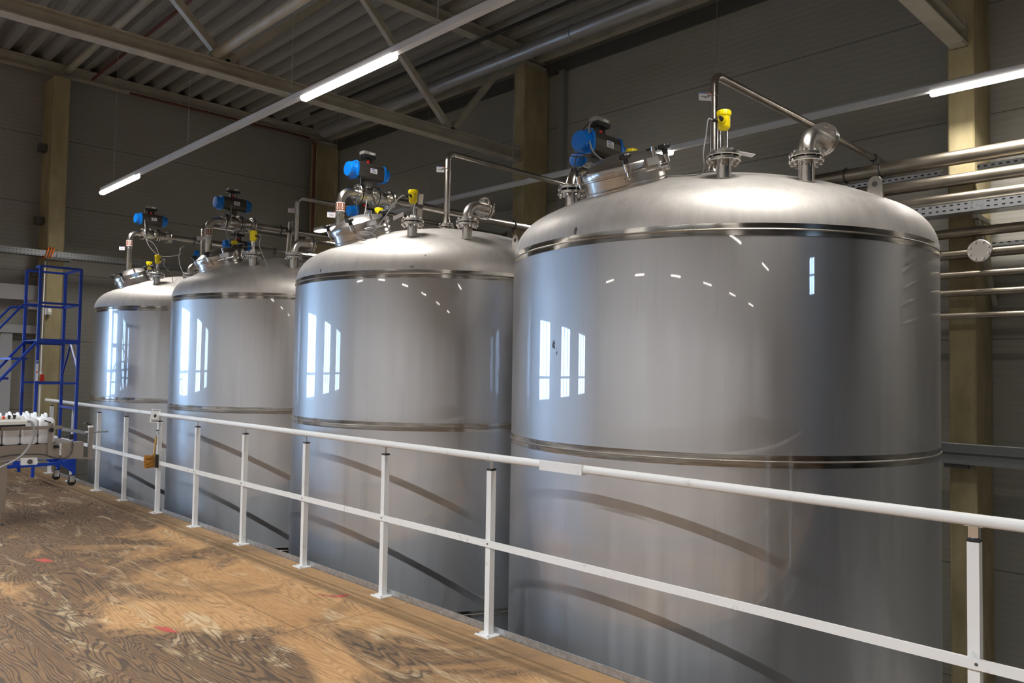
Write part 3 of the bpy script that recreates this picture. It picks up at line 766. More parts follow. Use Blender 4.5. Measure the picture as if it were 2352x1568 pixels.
def inlet(k):
    cx_, cy_ = TANKX-(.85 if k == 0 else .87), TANKY[k]+(.64, .60, .66, .62)[k]
    zh = (3.02, 3.345, 3.46, 3.63)[k]
    z0 = 2.87 if k == 0 else zdome(math.hypot(cx_-TANKX, cy_-TANKY[k]))-.04
    xf = cx_+.2
    t = thing('inlet_riser', ('short flanged inlet elbow behind the manway of %s' if k == 0 else 'steel inlet riser pipe with brown arrow marker on %s') % NM[k], 'pipe', (cx_, cy_, z0), 'inlet risers')
    MB().tube(fillet([(cx_, cy_, z0+(.008 if k == 0 else 0)), (cx_, cy_, zh), (xf, cy_, zh)], .114 if k else .12, 12), .0445, 28).build('pipe', M_pipe, t)
    fl = disc(MB(), (xf-.008, cy_, zh), (1, 0, 0), .2, .02).build('flange', M_flange, t)
    if k == 0:
        disc(MB(), (cx_, cy_, z0+.016), (0, 0, 1), .2, .022).build('flange', M_flange, t)
    else:
        arrow_band(t, (cx_, cy_), zh-.215, zh-.125, .0445, math.radians(-128))
        MB().ring((cx_, cy_, zh-.25), (0, 0, 1), .046, .004, 24, 6).bar((cx_-.03, cy_-.035, zh-.25), (cx_-.06, cy_-.045, zh-.25), .02, .004).build('tag_holder', M_bright, t)
        tag_sign(t, (cx_-.11, cy_-.015, zh-.262), (.87, -.5, 0), (-.5, -.87, 0), .078, .055)
    # valve
    x1 = xf+.01
    v = thing('pneumatic_valve', 'blue ended pneumatic actuator valve in the inlet line of '+NM[k], 'valve', (x1+.1, cy_, zh), 'pneumatic valves with blue ends')
    b = MB(); xs = x1
    b.lathe([(.10, 0), (.10, .02), (.06, .022), (.072, .06), (.080, .095), (.072, .13), (.06, .168), (.10, .17), (.10, .19)], 40, (xs, cy_, zh), (1, 0, 0))
    b.cyl((xs+.095, cy_, zh+.07), (xs+.095, cy_, zh+.105), .035)
    vb = b.build('valve_body', M_pipe, v)
    bolts(vb, (xs, cy_, zh), (1, 0, 0), .16); bolts(vb, (xs+.195, cy_, zh), (1, 0, 0), .16)
    disc(MB(), (xs+.195, cy_, zh), (1, 0, 0), .17, .007).build('gasket', M_gasket, v)
    c = MB().lathe([(.10, .2), (.10, .22), (.068, .222), (.068, .235), (.078, .24), (.078, .255), (.068, .26), (.068, .30), (.06, .345), (.10, .35), (.10, .37)], 40, (xs, cy_, zh), (1, 0, 0))
    cvb = c.build('check_valve', M_pipe, v)
    bolts(cvb, (xs+.375, cy_, zh), (1, 0, 0), .16)
    za = zh+.235
    MB().box(xs+.05, xs+.14, cy_-.035, cy_+.035, zh+.098, zh+.150).build('mounting_plate', M_dark, v)
    zb = actuator(v, (xs+.095, cy_, za))
    xg = xs+.095-.10
    if k == 0:
        cabs = [[(xg, cy_-.01, zb+.014), (xg-.05, cy_-.03, zb-.02), (xg-.09, cy_-.06, zb-.12), (xg-.09, cy_-.09, zb-.22), (xg-.02, cy_-.1, zb-.27), (xg+.12, cy_-.11, zb-.30), (xg+.2, cy_-.1, zb-.34)],
                [(xg+.1, cy_-.075, zh+.11), (xg+.03, cy_-.11, zh+.06), (xg+.07, cy_-.115, zh-.03), (xg+.15, cy_-.1, zh-.04)]]
        bl = [[(xg, cy_+.02, zb+.01), (xg-.07, cy_, zb-.04), (xg-.13, cy_, zb-.12)], [(xg+.04, cy_-.08, zh+.115), (xg-.12, cy_-.07, zh+.118), (xg-.21, cy_-.02, zh+.12), (xg-.2, cy_+.03, zh+.115), (xg-.1, cy_-.03, zh+.105)],
              [(xg-.19, cy_-.03, zh+.105), (xg-.22, cy_-.04, zh+.03), (xg-.225, cy_-.02, zh-.05)]]
    elif k == 1:
        cabs = [[(xg+.05, cy_-.08, zh-.06), (xg-.0, cy_-.13, zh-.2), (xg-.08, cy_-.2, zh-.34), (xg-.06, cy_-.3, zh-.46)], [(xg-.06, cy_-.26, zh-.42), (xg+.02, cy_-.24, zh-.33), (xg+.12, cy_-.26, zh-.34), (xg+.2, cy_-.3, zh-.42)]]
        bl = [[(xg-.02, cy_-.07, za-.05), (xg-.05, cy_-.1, zh+.05), (xg-.1, cy_-.12, zh-.15), (xg-.08, cy_-.2, zh-.4)]]
    elif k == 2:
        cabs = [[(xg+.04, cy_-.08, za), (xg+.03, cy_-.12, zh), (xg-.03, cy_-.13, zh-.15), (xg+.02, cy_-.13, zh-.3)], [(xg+.05, cy_-.1, zh-.05), (xg+.1, cy_-.12, zh-.1), (xg+.1, cy_-.13, zh-.25), (xg+.05, cy_-.13, zh-.32), (xg+.3, cy_-.13, zh-.3), (xg+.45, cy_-.05, zh-.16)]]
        bl = []
    else:
        cabs = [[(xg-.01, cy_-.02, zb+.01), (xg-.02, cy_-.09, za-.05), (xg-.0, cy_-.13, zh-.1), (xg+.1, cy_-.13, zh-.26), (xg+.25, cy_-.13, zh-.33), (xg+.5, cy_-.13, zh-.28), (xg+.52, cy_-.13, zh-.18), (xg+.6, cy_-.08, zh-.12)],
                [(xg, cy_-.12, zh-.08), (xg+.12, cy_-.13, zh-.16), (xg+.2, cy_-.13, zh-.32)], [(xg+.5, cy_-.13, zh-.28), (xg+.52, cy_-.15, zh-.45), (xg+.6, cy_-.2, zh-.62), (xg+.75, cy_-.3, zh-.68)]]
        bl = []
    for c_ in cabs: MB().tube(spline(c_, 8), .0055, 8).build('cable', M_grey_cable, v)
    for c_ in bl: MB().tube(spline(c_, 8), .004, 8).build('air_hose', M_black_cable, v)
    # line on to the pipe rack
    p = thing('feed_pipe', 'steel feed pipe from the valve of %s to the pipe rack' % NM[k], 'pipe', (xs+.39, cy_, zh), 'feed pipes')
    disc(MB(), (xs+.39, cy_, zh), (1, 0, 0), .2, .02).build('flange', M_flange, p)
    MB().cyl((xs+.39, cy_, zh), (8.14, cy_, zh), .0445, n=28).build('pipe', M_pipe, p)
    for xc in (xs+.78, xs+2.2):
        MB().ring((xc, cy_, zh), (1, 0, 0), .049, .007, 28, 6).cyl((xc, cy_, zh-.05), (xc, cy_, zh-.10), .007, n=8).cyl((xc, cy_, zh+.05), (xc, cy_, zh+.065), .009, n=8).build('pipe_clamp', M_black, p)
    MB().bar((xs+.44, cy_-.025, zh-.0385), (xs+.50, cy_-.025, zh-.0385), .012, .002).build('blue_sticker', M_bluetext, p)
    # support strut standing on the head
    if k:
        xq = xs+(.75, .70, .86, .86)[k]; zb_ = zdome(math.hypot(xq-TANKX, cy_-TANKY[k]))-.01
        s = thing('pipe_support', 'upright steel angle carrying the feed pipe over '+NM[k], 'support', (xq, cy_-.06, zb_), 'pipe supports')
        MB().bar((xq-.02, cy_-.075, zb_), (xq+.03, cy_-.06, zh+.12), .045, .005, (0, 1, 0)).bar((xq+.0, cy_-.095, zb_), (xq+.05, cy_-.08, zh+.12), .005, .04, (0, 1, 0)).build('angle_bar', M_pipe, s)
        MB().box(xq-.01, xq+.05, cy_-.1, cy_-.05, zh-.02, zh-.006).build('strap', M_black, s)
for k in range(4): inlet(k)
# second, lower actuators on the far side of the tanks
for k, (dx, dy, z) in enumerate(((-.13, 1.08, 3.29), (-.31, 1.03, 3.26), (-.31, 1.03, 3.23), (.50, 1.03, 3.48))):
    x, y = TANKX+dx, TANKY[k]+dy
    v = thing('pneumatic_valve', ('lower blue ended pneumatic valve just left of the third tank riser pipe' if k == 3 else 'lower blue ended pneumatic valve half hidden behind '+('the inlet elbow of ' if k == 0 else 'the manway of ')+NM[k]), 'valve', (x, y, z-.2), 'lower pneumatic valves')
    zb0 = zdome(math.hypot(dx, dy))
    MB().cyl((x, y, zb0-.03), (x, y, z-.1), .03).lathe([(.075, z-.16), (.075, z-.12)], 28, (x, y, 0)).build('valve_body', M_pipe, v)
    MB().box(x-.04, x+.04, y-.03, y+.03, z-.12, z-.062).build('mounting_plate', M_dark, v)
    actuator(v, (x, y, z), .30, .066)

# ================================================================== RAILING
RX = 3.229
t = thing('guard_railing', 'white painted guard railing along the edge of the wooden floor', 'railing', (RX, 5, 0))
MB().tube([(RX, -1.2, 1.05), (RX, 13.15, 1.05)], .0225, 20).build('handrail', M_railwhite, t)
for y0, y1 in ((1.32, 3.05),): MB().obox((RX-.012, (2.75+3.0)/2, 1.046), ((0, 1, 0), (1, 0, 0), (0, 0, 1)), (.155, .018, .026)).bevel(.004).build('rail_sleeve', M_railwhite, t)
mr = MB()
for y0, y1 in ((-1.2, 3.92), (3.925, 4.99), (4.995, 9.1), (9.105, 12.9)): mr.box(RX-.034, RX-.0205, y0, y1, .522, .561)
mr.build('mid_rail', M_railwhite, t)
PY = [12.85, 11.78, 10.715, 9.735, 8.698, 7.711, 6.680, 5.617, 4.536, 3.452, .868, -.2]
p0 = None
for y in PY:
    if p0 is None:
        p0 = MB().box(RX-.02, RX+.02, y-.02, y+.02, .006, .972).bevel(.003, 2).build('post', M_railwhite, t, offs=(RX, y, 0)); p0.location = Vector((RX, y, 0))-WL[t.name]; WL[p0.name] = Vector((RX, y, 0))
        subs = [MB().box(-.06, .06, -.06, .06, 0, .008).bevel(.002, 1).build('base_plate', M_railwhite, p0, offs=(0, 0, 0)),
                MB().box(-.0205, .0205, -.0205, .0205, .972, .984).build('end_cap', M_black, p0, offs=(0, 0, 0)),
                MB().cyl((0, 0, .984), (0, 0, 1.03), .006, n=12).obox((0, 0, 1.028), ((0, 1, 0), (1, 0, 0), (0, 0, 1)), (.03, .012, .002)).lathe([(.011, .984), (.011, .992)], 6, smooth=False).build('saddle', M_bright, p0, offs=(0, 0, 0)),
                MB().cyl((-.036, -.012, .542), (-.0335, -.012, .542), .006, n=10).build('rivet', M_dark, p0, offs=(0, 0, 0))]
        m = MB()
        a = MB().lathe([(.008, .008), (.008, .014)], 6, (-.044, -.044, 0), smooth=False).build('anchor_bolt', M_bright, p0, offs=(0, 0, 0))
        subs.append(a)
        for sx, sy in ((.044, -.044), (.044, .044), (-.044, .044)):
            b = a.copy(); COL.objects.link(b); b.parent = p0; b.location = (sx+.044, sy+.044, 0); subs.append(b)
    else:
        c = p0.copy(); COL.objects.link(c); c.parent = t; c.location = Vector((RX, y, 0))-WL[t.name]
        if y == .868:
            WL[c.name] = Vector((RX, y, 0))
            MB().box(RX-.0165, RX+.0165, y-.0165, y+.0165, .988, 1.029).bevel(.004, 1).build('spacer', M_bright, c)
        for s in subs:
            d = s.copy(); COL.objects.link(d); d.parent = c
# galvanised kick strip along the floor edge
m = MB().box(3.2665, 3.272, -2, 13.9, -.2, .042)
m.box(3.262, 3.2665, -2, 13.9, -.02, -.012)
solo(m, 'toe_board', M_galv, (3.27, 5, -.2), 'galvanised toe board strip along the floor edge below the railing', 'toe board')

# sign on the handrail, brush and card on the third post
t = thing('warning_card', 'white card with a dark diamond symbol taped on the handrail', 'sign', (3.20, 8.74, 1.0))
rr_ = Vector((.94, -.34, 0)); c = Vector((RX-.045, 8.72, 1.035))
s = (rr_*.95-Vector((0, 0, .12))).normalized(); u2 = rr_*.5+Vector((0, 0, .82)); u2 = (u2-s*u2.dot(s)).normalized(); nn = s.cross(u2)
if nn.y > 0: nn = -nn
MB().obox(c, (s, u2, nn), (.045, .072, .001)).build('card', M_white, t)
e = nn*.002
MB().poly([c+e+u2*.026, c+e+s*.017, c+e-u2*.024, c+e-s*.017]).build('symbol', M_text, t)
for k_, w_ in ((.06, .032), (-.045, .032), (-.058, .026)): MB().obox(c+e+u2*k_, (s, u2, nn), (w_, .0032, .0006)).build('lettering', M_text, t)
t = thing('post_label', 'narrow white paper label stuck on the railing post behind the brush', 'label', (RX-.021, 8.66, .75))
MB().box(RX-.0225, RX-.021, 8.675, 8.72, .70, .86).build('paper', M_white, t)
MB().obox((RX-.0235, 8.70, .74), ((0, 1, .5), (0, -.5, 1), (1, 0, 0)), (.016, .004, .0006)).build('lettering', M_text, t)
# brush
bx, by = RX-.06, 8.66
t = thing('hand_brush', 'wooden hand brush with amber bristles hanging from a railing post', 'brush', (bx, by, .50))
MB().tube([(bx+.015, by-.02, .885), (bx+.02, by-.035, .86), (bx+.012, by-.02, .82), (bx+.002, by+.0, .80), (bx+.008, by-.02, .84), (bx+.018, by-.036, .87)], .0022, 6).cyl((RX-.02, by, .885), (RX-.05, by, .885), .005, n=8).build('hanging_cord', M_black_cable, t)
ha = Vector((bx-.005, by+.005, .60)); hb = Vector((bx+.012, by-.005, .82))
MB().tube([ha, ha.lerp(hb, .3), ha.lerp(hb, .7), hb], .0125, 12).bar((bx-.012, by+.005, .49), (bx-.005, by+.005, .63), .05, .028, (0, 1, 0)).bevel(.003).build('handle', M_wood, t)
m = MB()
for i in range(9):
    for j in range(5):
        z = .50+.11*i/8; y = by-.02+.055*j/4*.9
        m.bar((bx-.02, y, z), (bx-.095, y+random.uniform(-.01, .02), z+random.uniform(-.008, .012)), .011, .012)
m.build('bristles', M_bristle, t)
MB().box(bx+.008, bx+.022, by-.065, by+.03, .49, .63).bevel(.004).build('brush_back', M_black, t)

# ================================================================== PIPE RACK ON THE RIGHT WALL
def rack_pipe(z, r, x, y0, y1, label, clamps=()):
    t = thing('rack_pipe', label, 'pipe', (x, (y0+y1)/2, z), 'horizontal pipes along the right wall')
    MB().cyl((x, y0, z), (x, y1, z), r, n=32).build('pipe', M_rackpipe, t)
    for y in clamps:
        MB().ring((x, y, z), (0, 1, 0), r+.003, .008, 32, 6).cyl((x, y, z+r+.005), (x, y, z+r+.02), .008, n=8).cyl((x, y, z-r-.02), (x, y, z-r-.005), .008, n=8).build('pipe_clamp', M_black, t)
    return t
RXP = 8.0
rack_pipe(3.635, .068, RXP, -1.5, 3.9, 'topmost pipe of the rack beside the right column', (3.30, 2.95))
rack_pipe(3.425, .058, RXP, -1.5, 13.6, 'second pipe from the top of the rack, under the slotted channel')
rack_pipe(3.255, .05, RXP, -1.5, 3.7, 'third pipe from the top of the rack, right above the perforated tray')
rack_pipe(2.925, .045, RXP, -1.5, 4.2, 'dark pipe of the rack just below the perforated tray')
t = rack_pipe(2.725, .045, RXP, -1.5, 4.2, 'dark rack pipe carrying the round blind flange')
rack_pipe(2.535, .03, RXP, -1.5, 4.2, 'upper of the three thin pipes below the blind flange')
rack_pipe(2.365, .03, RXP, -1.5, 4.2, 'middle of the three thin pipes below the blind flange')
rack_pipe(2.155, .027, RXP, -1.5, 4.2, 'lowest of the thin pipes of the rack')
fb = MB().cyl((RXP, 2.06, 2.725), (RXP-.12, 2.06, 2.725), .045, n=24)
disc(fb, (RXP-.10, 2.06, 2.725), (1, 0, 0), .2, .02); stub = fb.build('branch', M_rackpipe, t)
disc(MB(), (RXP-.123, 2.06, 2.725), (1, 0, 0), .2, .02).build('blind_flange', M_flange, t)
bolts(stub, (RXP-.112, 2.06, 2.725), (1, 0, 0), .16)
# slotted channel and perforated tray
def channel(z, h, y0, y1, x, m, label, name='slotted_channel', dep=.04):
    mb = MB().box(x, x+.003, y0, y1, z-h/2, z+h/2).box(x, x+dep, y0, y1, z-h/2, z-h/2+.003).box(x, x+dep, y0, y1, z+h/2-.003, z+h/2)
    return solo(mb, name, m, (x, (y0+y1)/2, z-h/2), label, 'cable tray')
channel(3.535, .055, 2.42, 3.75, 8.06, M_perfY, 'slotted steel channel between the two top pipes, left of the right column')
channel(3.53, .05, -1.5, 2.12, 8.06, M_perfY, 'slotted steel channel between the top pipes, right of the right column')
mb = MB().box(7.90, 7.903, -1.5, 3.7, 3.095, 3.19).box(7.90, 8.1, -1.5, 3.7, 3.095, 3.098).box(8.097, 8.1, -1.5, 3.7, 3.095, 3.19)
solo(mb, 'cable_tray', M_perfY, (8, 1, 3.095), 'pale perforated cable tray under the third pipe of the rack', 'cable tray')
solo(MB().box(7.895, 7.8985, 2.03, 2.12, 3.10, 3.185), 'tray_joint', M_galv, (7.896, 2.07, 3.1), 'small splice plate on the pale perforated cable tray', 'plate')
channel(2.80, .035, -1.5, 2.02, 8.07, M_perfY, 'thin slotted channel right of the blind flange')
t = thing('rack_bracket', 'black upright bracket holding the top pipes behind the nearest tank', 'bracket', (8.1, 3.2, 3.3))
MB().box(8.1, 8.14, 3.16, 3.24, 3.2, 3.56).bar((8.12, 3.2, 3.34), (8.74, 3.2, 3.34), .04, .04).build('channel', M_dark, t)
MB().box(8.095, 8.1, 3.10, 3.15, 3.50, 3.545).build('end_plate', M_galv, t)
t = thing('rack_bracket', 'diagonal braced bracket on the right side of the right column', 'bracket', (8.3, 2.12, 2.6))
MB().bar((8.05, 2.14, 3.08), (8.74, 2.14, 3.08), .04, .04).bar((8.12, 2.14, 3.06), (8.70, 2.14, 2.30), .035, .035).build('arm', M_beam, t)
# lower cable duct
t = thing('cable_duct', 'grey two part cable duct low on the right, behind the nearest tank', 'cable duct', (8.0, 1, .86))
m_ = mat('grey_duct_paint', (.22, .23, .24), .4, .4)
MB().box(7.96, 8.04, -1.5, 3.9, .90, .972).box(7.955, 8.045, -1.5, 3.9, .972, .98).build('duct_cover', m_, t)
MB().box(7.965, 8.035, -1.5, 3.9, .795, .878).box(7.99, 8.02, -1.5, 3.9, .87, .91).build('duct_body', m_, t)
for i in range(9): MB().lathe([(.008, 0), (.006, .004), (0, .005)], 10, (7.965, 2.2-.16*i, .832+(i % 2)*.01), (-1, 0, 0), cap=False).build('rivet', M_bright, t)
MB().box(8.0, 8.195, 2.2, 2.4, .755, .79).build('bracket', M_dark, t)
# trays at the end wall
t = thing('cable_tray', 'long perforated cable tray along the end wall with orange cable loop', 'cable tray', (4.2, 13.75, 3.25))
ya = 13.80
MB().box(0.5, 6.2, ya, ya+.003, 3.26, 3.355).box(.5, 6.2, ya, ya+.16, 3.26, 3.263).box(.5, 6.2, ya+.157, ya+.16, 3.26, 3.355).build('tray', M_perfX, t)
MB().box(3.30, 3.66, ya, ya+.18, 3.22, 3.258).build('bracket', M_dark, t)
m = MB()
for i, x in enumerate((3.31, 3.33, 3.345)): m.tube([Vector((x+.03*math.sin(a)+.02*i, ya+.06+.10*math.cos(a), 3.32+.095*math.sin(a))) for a in [2*PI*j/16 for j in range(16)]], .009, 8, True)
m.build('orange_cable_loop', M_orange, t)
MB().tube([Vector((3.45+.02*math.sin(a), ya+.06+.10*math.cos(a), 3.31+.08*math.sin(a))) for a in [2*PI*j/16 for j in range(16)]], .005, 8, True).build('grey_cable_loop', M_grey_cable, t)
# fittings by the end column
solo(MB().box(3.322, 3.338, 13.945, 13.96, 0, 3.2).bevel(.003), 'cable_conduit', M_white, (3.31, 13.94, 0), 'white vertical cable conduit on the edge of the end wall column', 'conduit')
t = thing('sounder', 'small white sounder on the end wall column behind the ladder', 'sounder', (3.42, 13.93, 2.4))
MB().box(3.355, 3.385, 13.95, 13.978, 2.36, 2.46).build('base', M_trunk, t)
MB().prism([(3.375, 13.955, 2.375), (3.385, 13.90, 2.36), (3.388, 13.885, 2.40), (3.385, 13.90, 2.45), (3.375, 13.955, 2.465)], (.05, .012, 0)).bevel(.006, 2).build('horn', M_white, t)
solo(MB().box(3.24, 3.355, 14.40, 14.54, 2.46, 2.66).bevel(.004), 'junction_box', M_trunk, (3.3, 14.47, 2.46), 'pale junction box on the wall left of the end column', 'box')
solo(MB().box(3.32, 3.37, 13.90, 13.955, 1.27, 1.42).bevel(.004), 'call_box', M_firered, (3.34, 13.93, 1.27), 'small red box on the end column beside the ladder', 'box')
solo(MB().box(3.30, 3.362, 13.985, 14.05, 1.38, 1.46).bevel(.003), 'socket_box', M_cream, (3.33, 14.01, 1.38), 'small cream socket box left of the red box', 'box')
solo(MB().box(3.24, 3.35, 14.2, 14.34, 5.0, 5.12), 'wall_lamp', M_dark, (3.29, 14.27, 5.0), 'dark box high on the left of the end column', 'box', 'dark boxes on the end column')
solo(MB().box(3.24, 3.35, 14.2, 14.34, 3.82, 3.94), 'wall_lamp', M_dark, (3.29, 14.27, 3.82), 'dark box on the end column above the cable tray', 'box', 'dark boxes on the end column')
solo(MB().box(3.22, 3.35, 14.2, 14.34, 2.98, 3.10), 'wall_lamp', M_dark, (3.29, 14.27, 2.98), 'dark box on the end column below the cable tray', 'box', 'dark boxes on the end column')

# ================================================================== BLUE MOBILE STAIR
lx0, lx1, ly0, ly1 = 2.665, 3.135, 11.35, 12.05
t = thing('mobile_stair', 'blue steel mobile stair with platform and guard rails', 'stair', (2.9, 11.7, 0))
sq = .034
ZT, ZM, ZP = 2.83, 2.36, 1.89
for x, y in ((lx0, ly0), (lx1, ly0), (lx0, ly1), (lx1, ly1)):
    MB().box(x-sq/2, x+sq/2, y-sq/2, y+sq/2, .14, ZT).bevel(.003, 1).build('upright', M_ladder, t)
for z in (ZT, ZM):
    for a, b in (((lx0, ly0), (lx1, ly0)), ((lx0, ly1), (lx1, ly1)), ((lx1, ly0), (lx1, ly1))):
        if z == ZM and a == (lx0, ly1): pass
        MB().bar((*a, z), (*b, z), sq*.8, sq*.8).build('guard_rail', M_ladder, t)
MB().bar((lx0, ly0, ZT), (lx0, ly0+.2, ZT), sq*.8, sq*.8).build('guard_rail', M_ladder, t)
m = MB().box(lx0-.01, lx1+.01, ly0-.02, ly0+.02, ZP-.05, ZP+.012).box(lx0-.01, lx1+.01, ly1-.02, ly1+.02, ZP-.05, ZP+.012).box(lx0, lx1, ly0, ly1, ZP-.012, ZP)
m.build('platform', M_ladder, t)
for z in (1.33, 1.0):
    if z == 1.33: MB().bar((lx0, ly0, z), (lx1, ly0, z), .022, .026).bar((lx0, ly1, z), (lx1, ly1, z), .022, .026).build('cross_bar', M_ladder, t)
    else: MB().bar((lx1, ly0, z), (lx1, ly1, z), .022, .026).build('cross_bar', M_ladder, t)
MB().bar((lx1-.0, ly1, 1.42), (lx1, (ly0+ly1)/2, ZP-.05), .02, .02).bar((lx1, ly0, 1.5), (lx1, (ly0+ly1)/2, ZP-.05), .02, .02).build('brace', M_ladder, t)
# flight of steps going down to the left
dirx = -.72
def st(z): return lx0+(z-ZP)*.78
for y in (ly0+.02, ly1-.02):
    MB().bar((st(ZP), y, ZP-.02), (st(.25), y, .23), .025, .06, (0, 1, 0)).build('stringer', M_ladder, t)
    MB().tube(fillet([(lx0, y, ZM-.03), (lx0-.17, y, ZM-.03), (lx0-.17-1.3, y, ZM-.03-1.3/.78)], .08, 6), .014, 12).build('handrail', M_ladder, t)
z = ZP-.25
while z > .3:
    MB().box(st(z)-.09, st(z)+.09, ly0+.03, ly1-.03, z-.015, z+.012).build('tread', M_galv if False else M_ladder, t); z -= .25
m = MB()
for y in (ly0, ly1): m.bar((1.5, y, .28), (lx1, y, .30), .03, .04).prism([(lx1-.15, y-.018, .27), (lx1+.02, y-.018, .14), (lx1+.02, y-.018, .55), (lx1-.0, y-.018, .55)], (0, .03, 0)).prism([(2.42, y-.018, .28), (2.72, y-.018, .28), (2.62, y-.018, .6), (2.54, y-.018, .6)], (0, .03, 0))
m.bar((lx1-.02, ly0, .28), (lx1-.02, ly1, .28), .03, .04).bar((2.5, ly0, .28), (2.75, ly1, .28), .03, .03)
m.build('base_frame', M_ladder, t)
for x, y in ((lx1-.02, ly0), (lx1-.02, ly1), (1.65, ly0), (1.65, ly1)):
    c = MB().box(x-.03, x+.03, y-.028, y-.022, .045, .14).box(x-.03, x+.03, y+.022, y+.028, .045, .14).box(x-.032, x+.032, y-.028, y+.028, .132, .14).build('caster', M_bright, t)
    MB().lathe([(.0, -.016), (.045, -.016), (.05, -.01), (.05, .01), (.045, .016), (0, .016)], 24, (x, y, .05), (0, 1, 0), cap=False).build('wheel', M_rubber, c)
pl = MB().box(lx0-.016, lx0+.012, ly0-.0195, ly0-.0185, 1.36, 1.62).build('notice', M_white, t)
MB().lathe([(.011, 0), (.011, .0008)], 16, (lx0-.002, ly0-.0197, 1.47), (0, -1, 0)).build('red_symbol', M_redtext, pl)
MB().box(lx0-.014, lx0+.010, ly0-.0202, ly0-.0196, 1.58, 1.61).build('lettering', M_bluetext, pl)

# ================================================================== CONVEYOR WITH CANISTERS
CY0, CY1, CZ = 8.90, 9.62, .772
t = thing('belt_conveyor', 'stainless belt conveyor with guide rails at the left edge', 'conveyor', (1.7, 9.2, 0))
MB().box(-1.2, 2.33, CY0, CY0+.012, CZ-.15, CZ).box(-1.2, 2.33, CY1-.012, CY1, CZ-.15, CZ).box(-1.2, 2.31, CY0+.012, CY1-.012, CZ-.15, CZ-.14).build('side_frame', M_conv, t)
MB().box(-1.2, 2.31, CY0+.013, CY1-.013, CZ-.03, CZ-.006).build('belt', M_belt, t)
MB().box(2.335, 2.535, CY0-.03, CY0+.10, CZ-.16, CZ+.005).bevel(.006, 2).build('drive_housing', M_conv, t)
MB().box(2.32, 2.335, CY0-.012, CY0+.11, CZ-.12, CZ+.0).build('white_spacer', M_white, t)
MB().box(2.33, 2.5, CY0+.12, CY1, CZ-.05, CZ-.006).build('end_table', M_conv, t)
for x in (1.84, -.8):
    for y in (CY0+.03, CY1-.03):
        lg = MB().box(x-.035 if y < 9.2 else x-.03, x+.03, y-.03, y+.03, .12, CZ-.15).build('leg', M_conv, t)
        MB().cyl((x, y, .012), (x, y, .13), .008, n=10).lathe([(.04, 0), (.04, .006), (.015, .016)], 20, (x, y, 0)).build('levelling_foot', M_bright, lg)
# guide rails
def guide_post(x, y, z1):
    p = MB().box(x-.02, x+.02, y-.012, y+.012, CZ-.12 if x < 2.3 else CZ-.18, z1).build('guide_post', M_conv, t)
    return p
for x, y, z1 in ((2.23, CY0-.014, CZ+.19), (2.40, CY1+.014, CZ+.2), (2.61, CY0+.02, CZ+.15), (.4, CY0-.014, CZ+.19)):
    p = guide_post(x, y, z1)
    MB().cyl((x, y, z1), (x, y, z1+.018), .027, n=18).build('cap', M_white if x > 2.3 else M_conv, p)
    MB().bar((x, y, z1+.022), (x-.06, y-.01, z1+.045), .012, .012).build('lock_lever', M_black, p)
MB().box(2.5, 2.64, CY0-.0, CY0+.04, CZ-.175, CZ-.16).build('outrigger', M_conv, t)
MB().bar((-1.2, CY0-.03, CZ+.165), (2.33, CY0-.03, CZ+.165), .008, .034).build('guide_rail', M_conv, t)
MB().bar((2.33, CY0-.03, CZ+.145), (2.57, CY0+.02, CZ+.095), .008, .034).cyl((2.55, CY0+.02, CZ+.10), (2.78, CY0+.02, CZ+.10), .008, n=10).build('guide_rail', M_galv, t)
MB().bar((-1.2, CY1+.02, CZ+.145), (2.4, CY1+.02, CZ+.145), .008, .034).build('guide_rail', M_conv, t)
MB().lathe([(.022, 0), (.026, .01), (.022, .03), (0, .032)], 16, (2.23, CY0-.03, CZ+.14), (0, -1, 0)).build('hand_knob', M_black, t)
MB().lathe([(.016, 0), (.02, .01), (.016, .04), (0, .042)], 16, (2.28, CY0-.0, CZ-.03), (.3, -1, 0)).build('hand_knob', M_black, t)
MB().cyl((2.3, CY0-.02, CZ+.065), (2.42, CY0-.02, CZ+.065), .006, n=10).box(2.40, 2.435, CY0-.045, CY0-.015, CZ+.035, CZ+.09).build('photo_sensor', M_black, t)
MB().tube(spline([(2.42, CY0-.04, CZ+.03), (2.43, CY0-.05, CZ-.03), (2.41, CY0-.06, CZ-.11), (2.36, CY0-.06, CZ-.15), (2.27, CY0-.05, CZ-.14), (2.15, CY0-.03, CZ-.10), (1.9, CY0-.02, CZ-.095), (1.75, CY0-.02, CZ-.12), (1.6, CY0-.02, CZ-.15)], 8), .005, 8).build('cable', M_black_cable, t)
MB().box(1.3, 2.3, CY0-.02, CY0-.0, CZ-.152, CZ-.142).build('edge_strip', M_galv, t)
sb = MB().box(1.98, 2.115, CY0-.05, CY0-.0, CZ-.195, CZ-.13).bevel(.003, 1).build('switch_box', M_white, t)
MB().lathe([(.022, 0), (.022, .012), (.014, .014), (.014, .03), (0, .03)], 20, (2.05, CY0-.05, CZ-.162), (0, -1, 0)).build('rotary_switch', M_dark, sb)
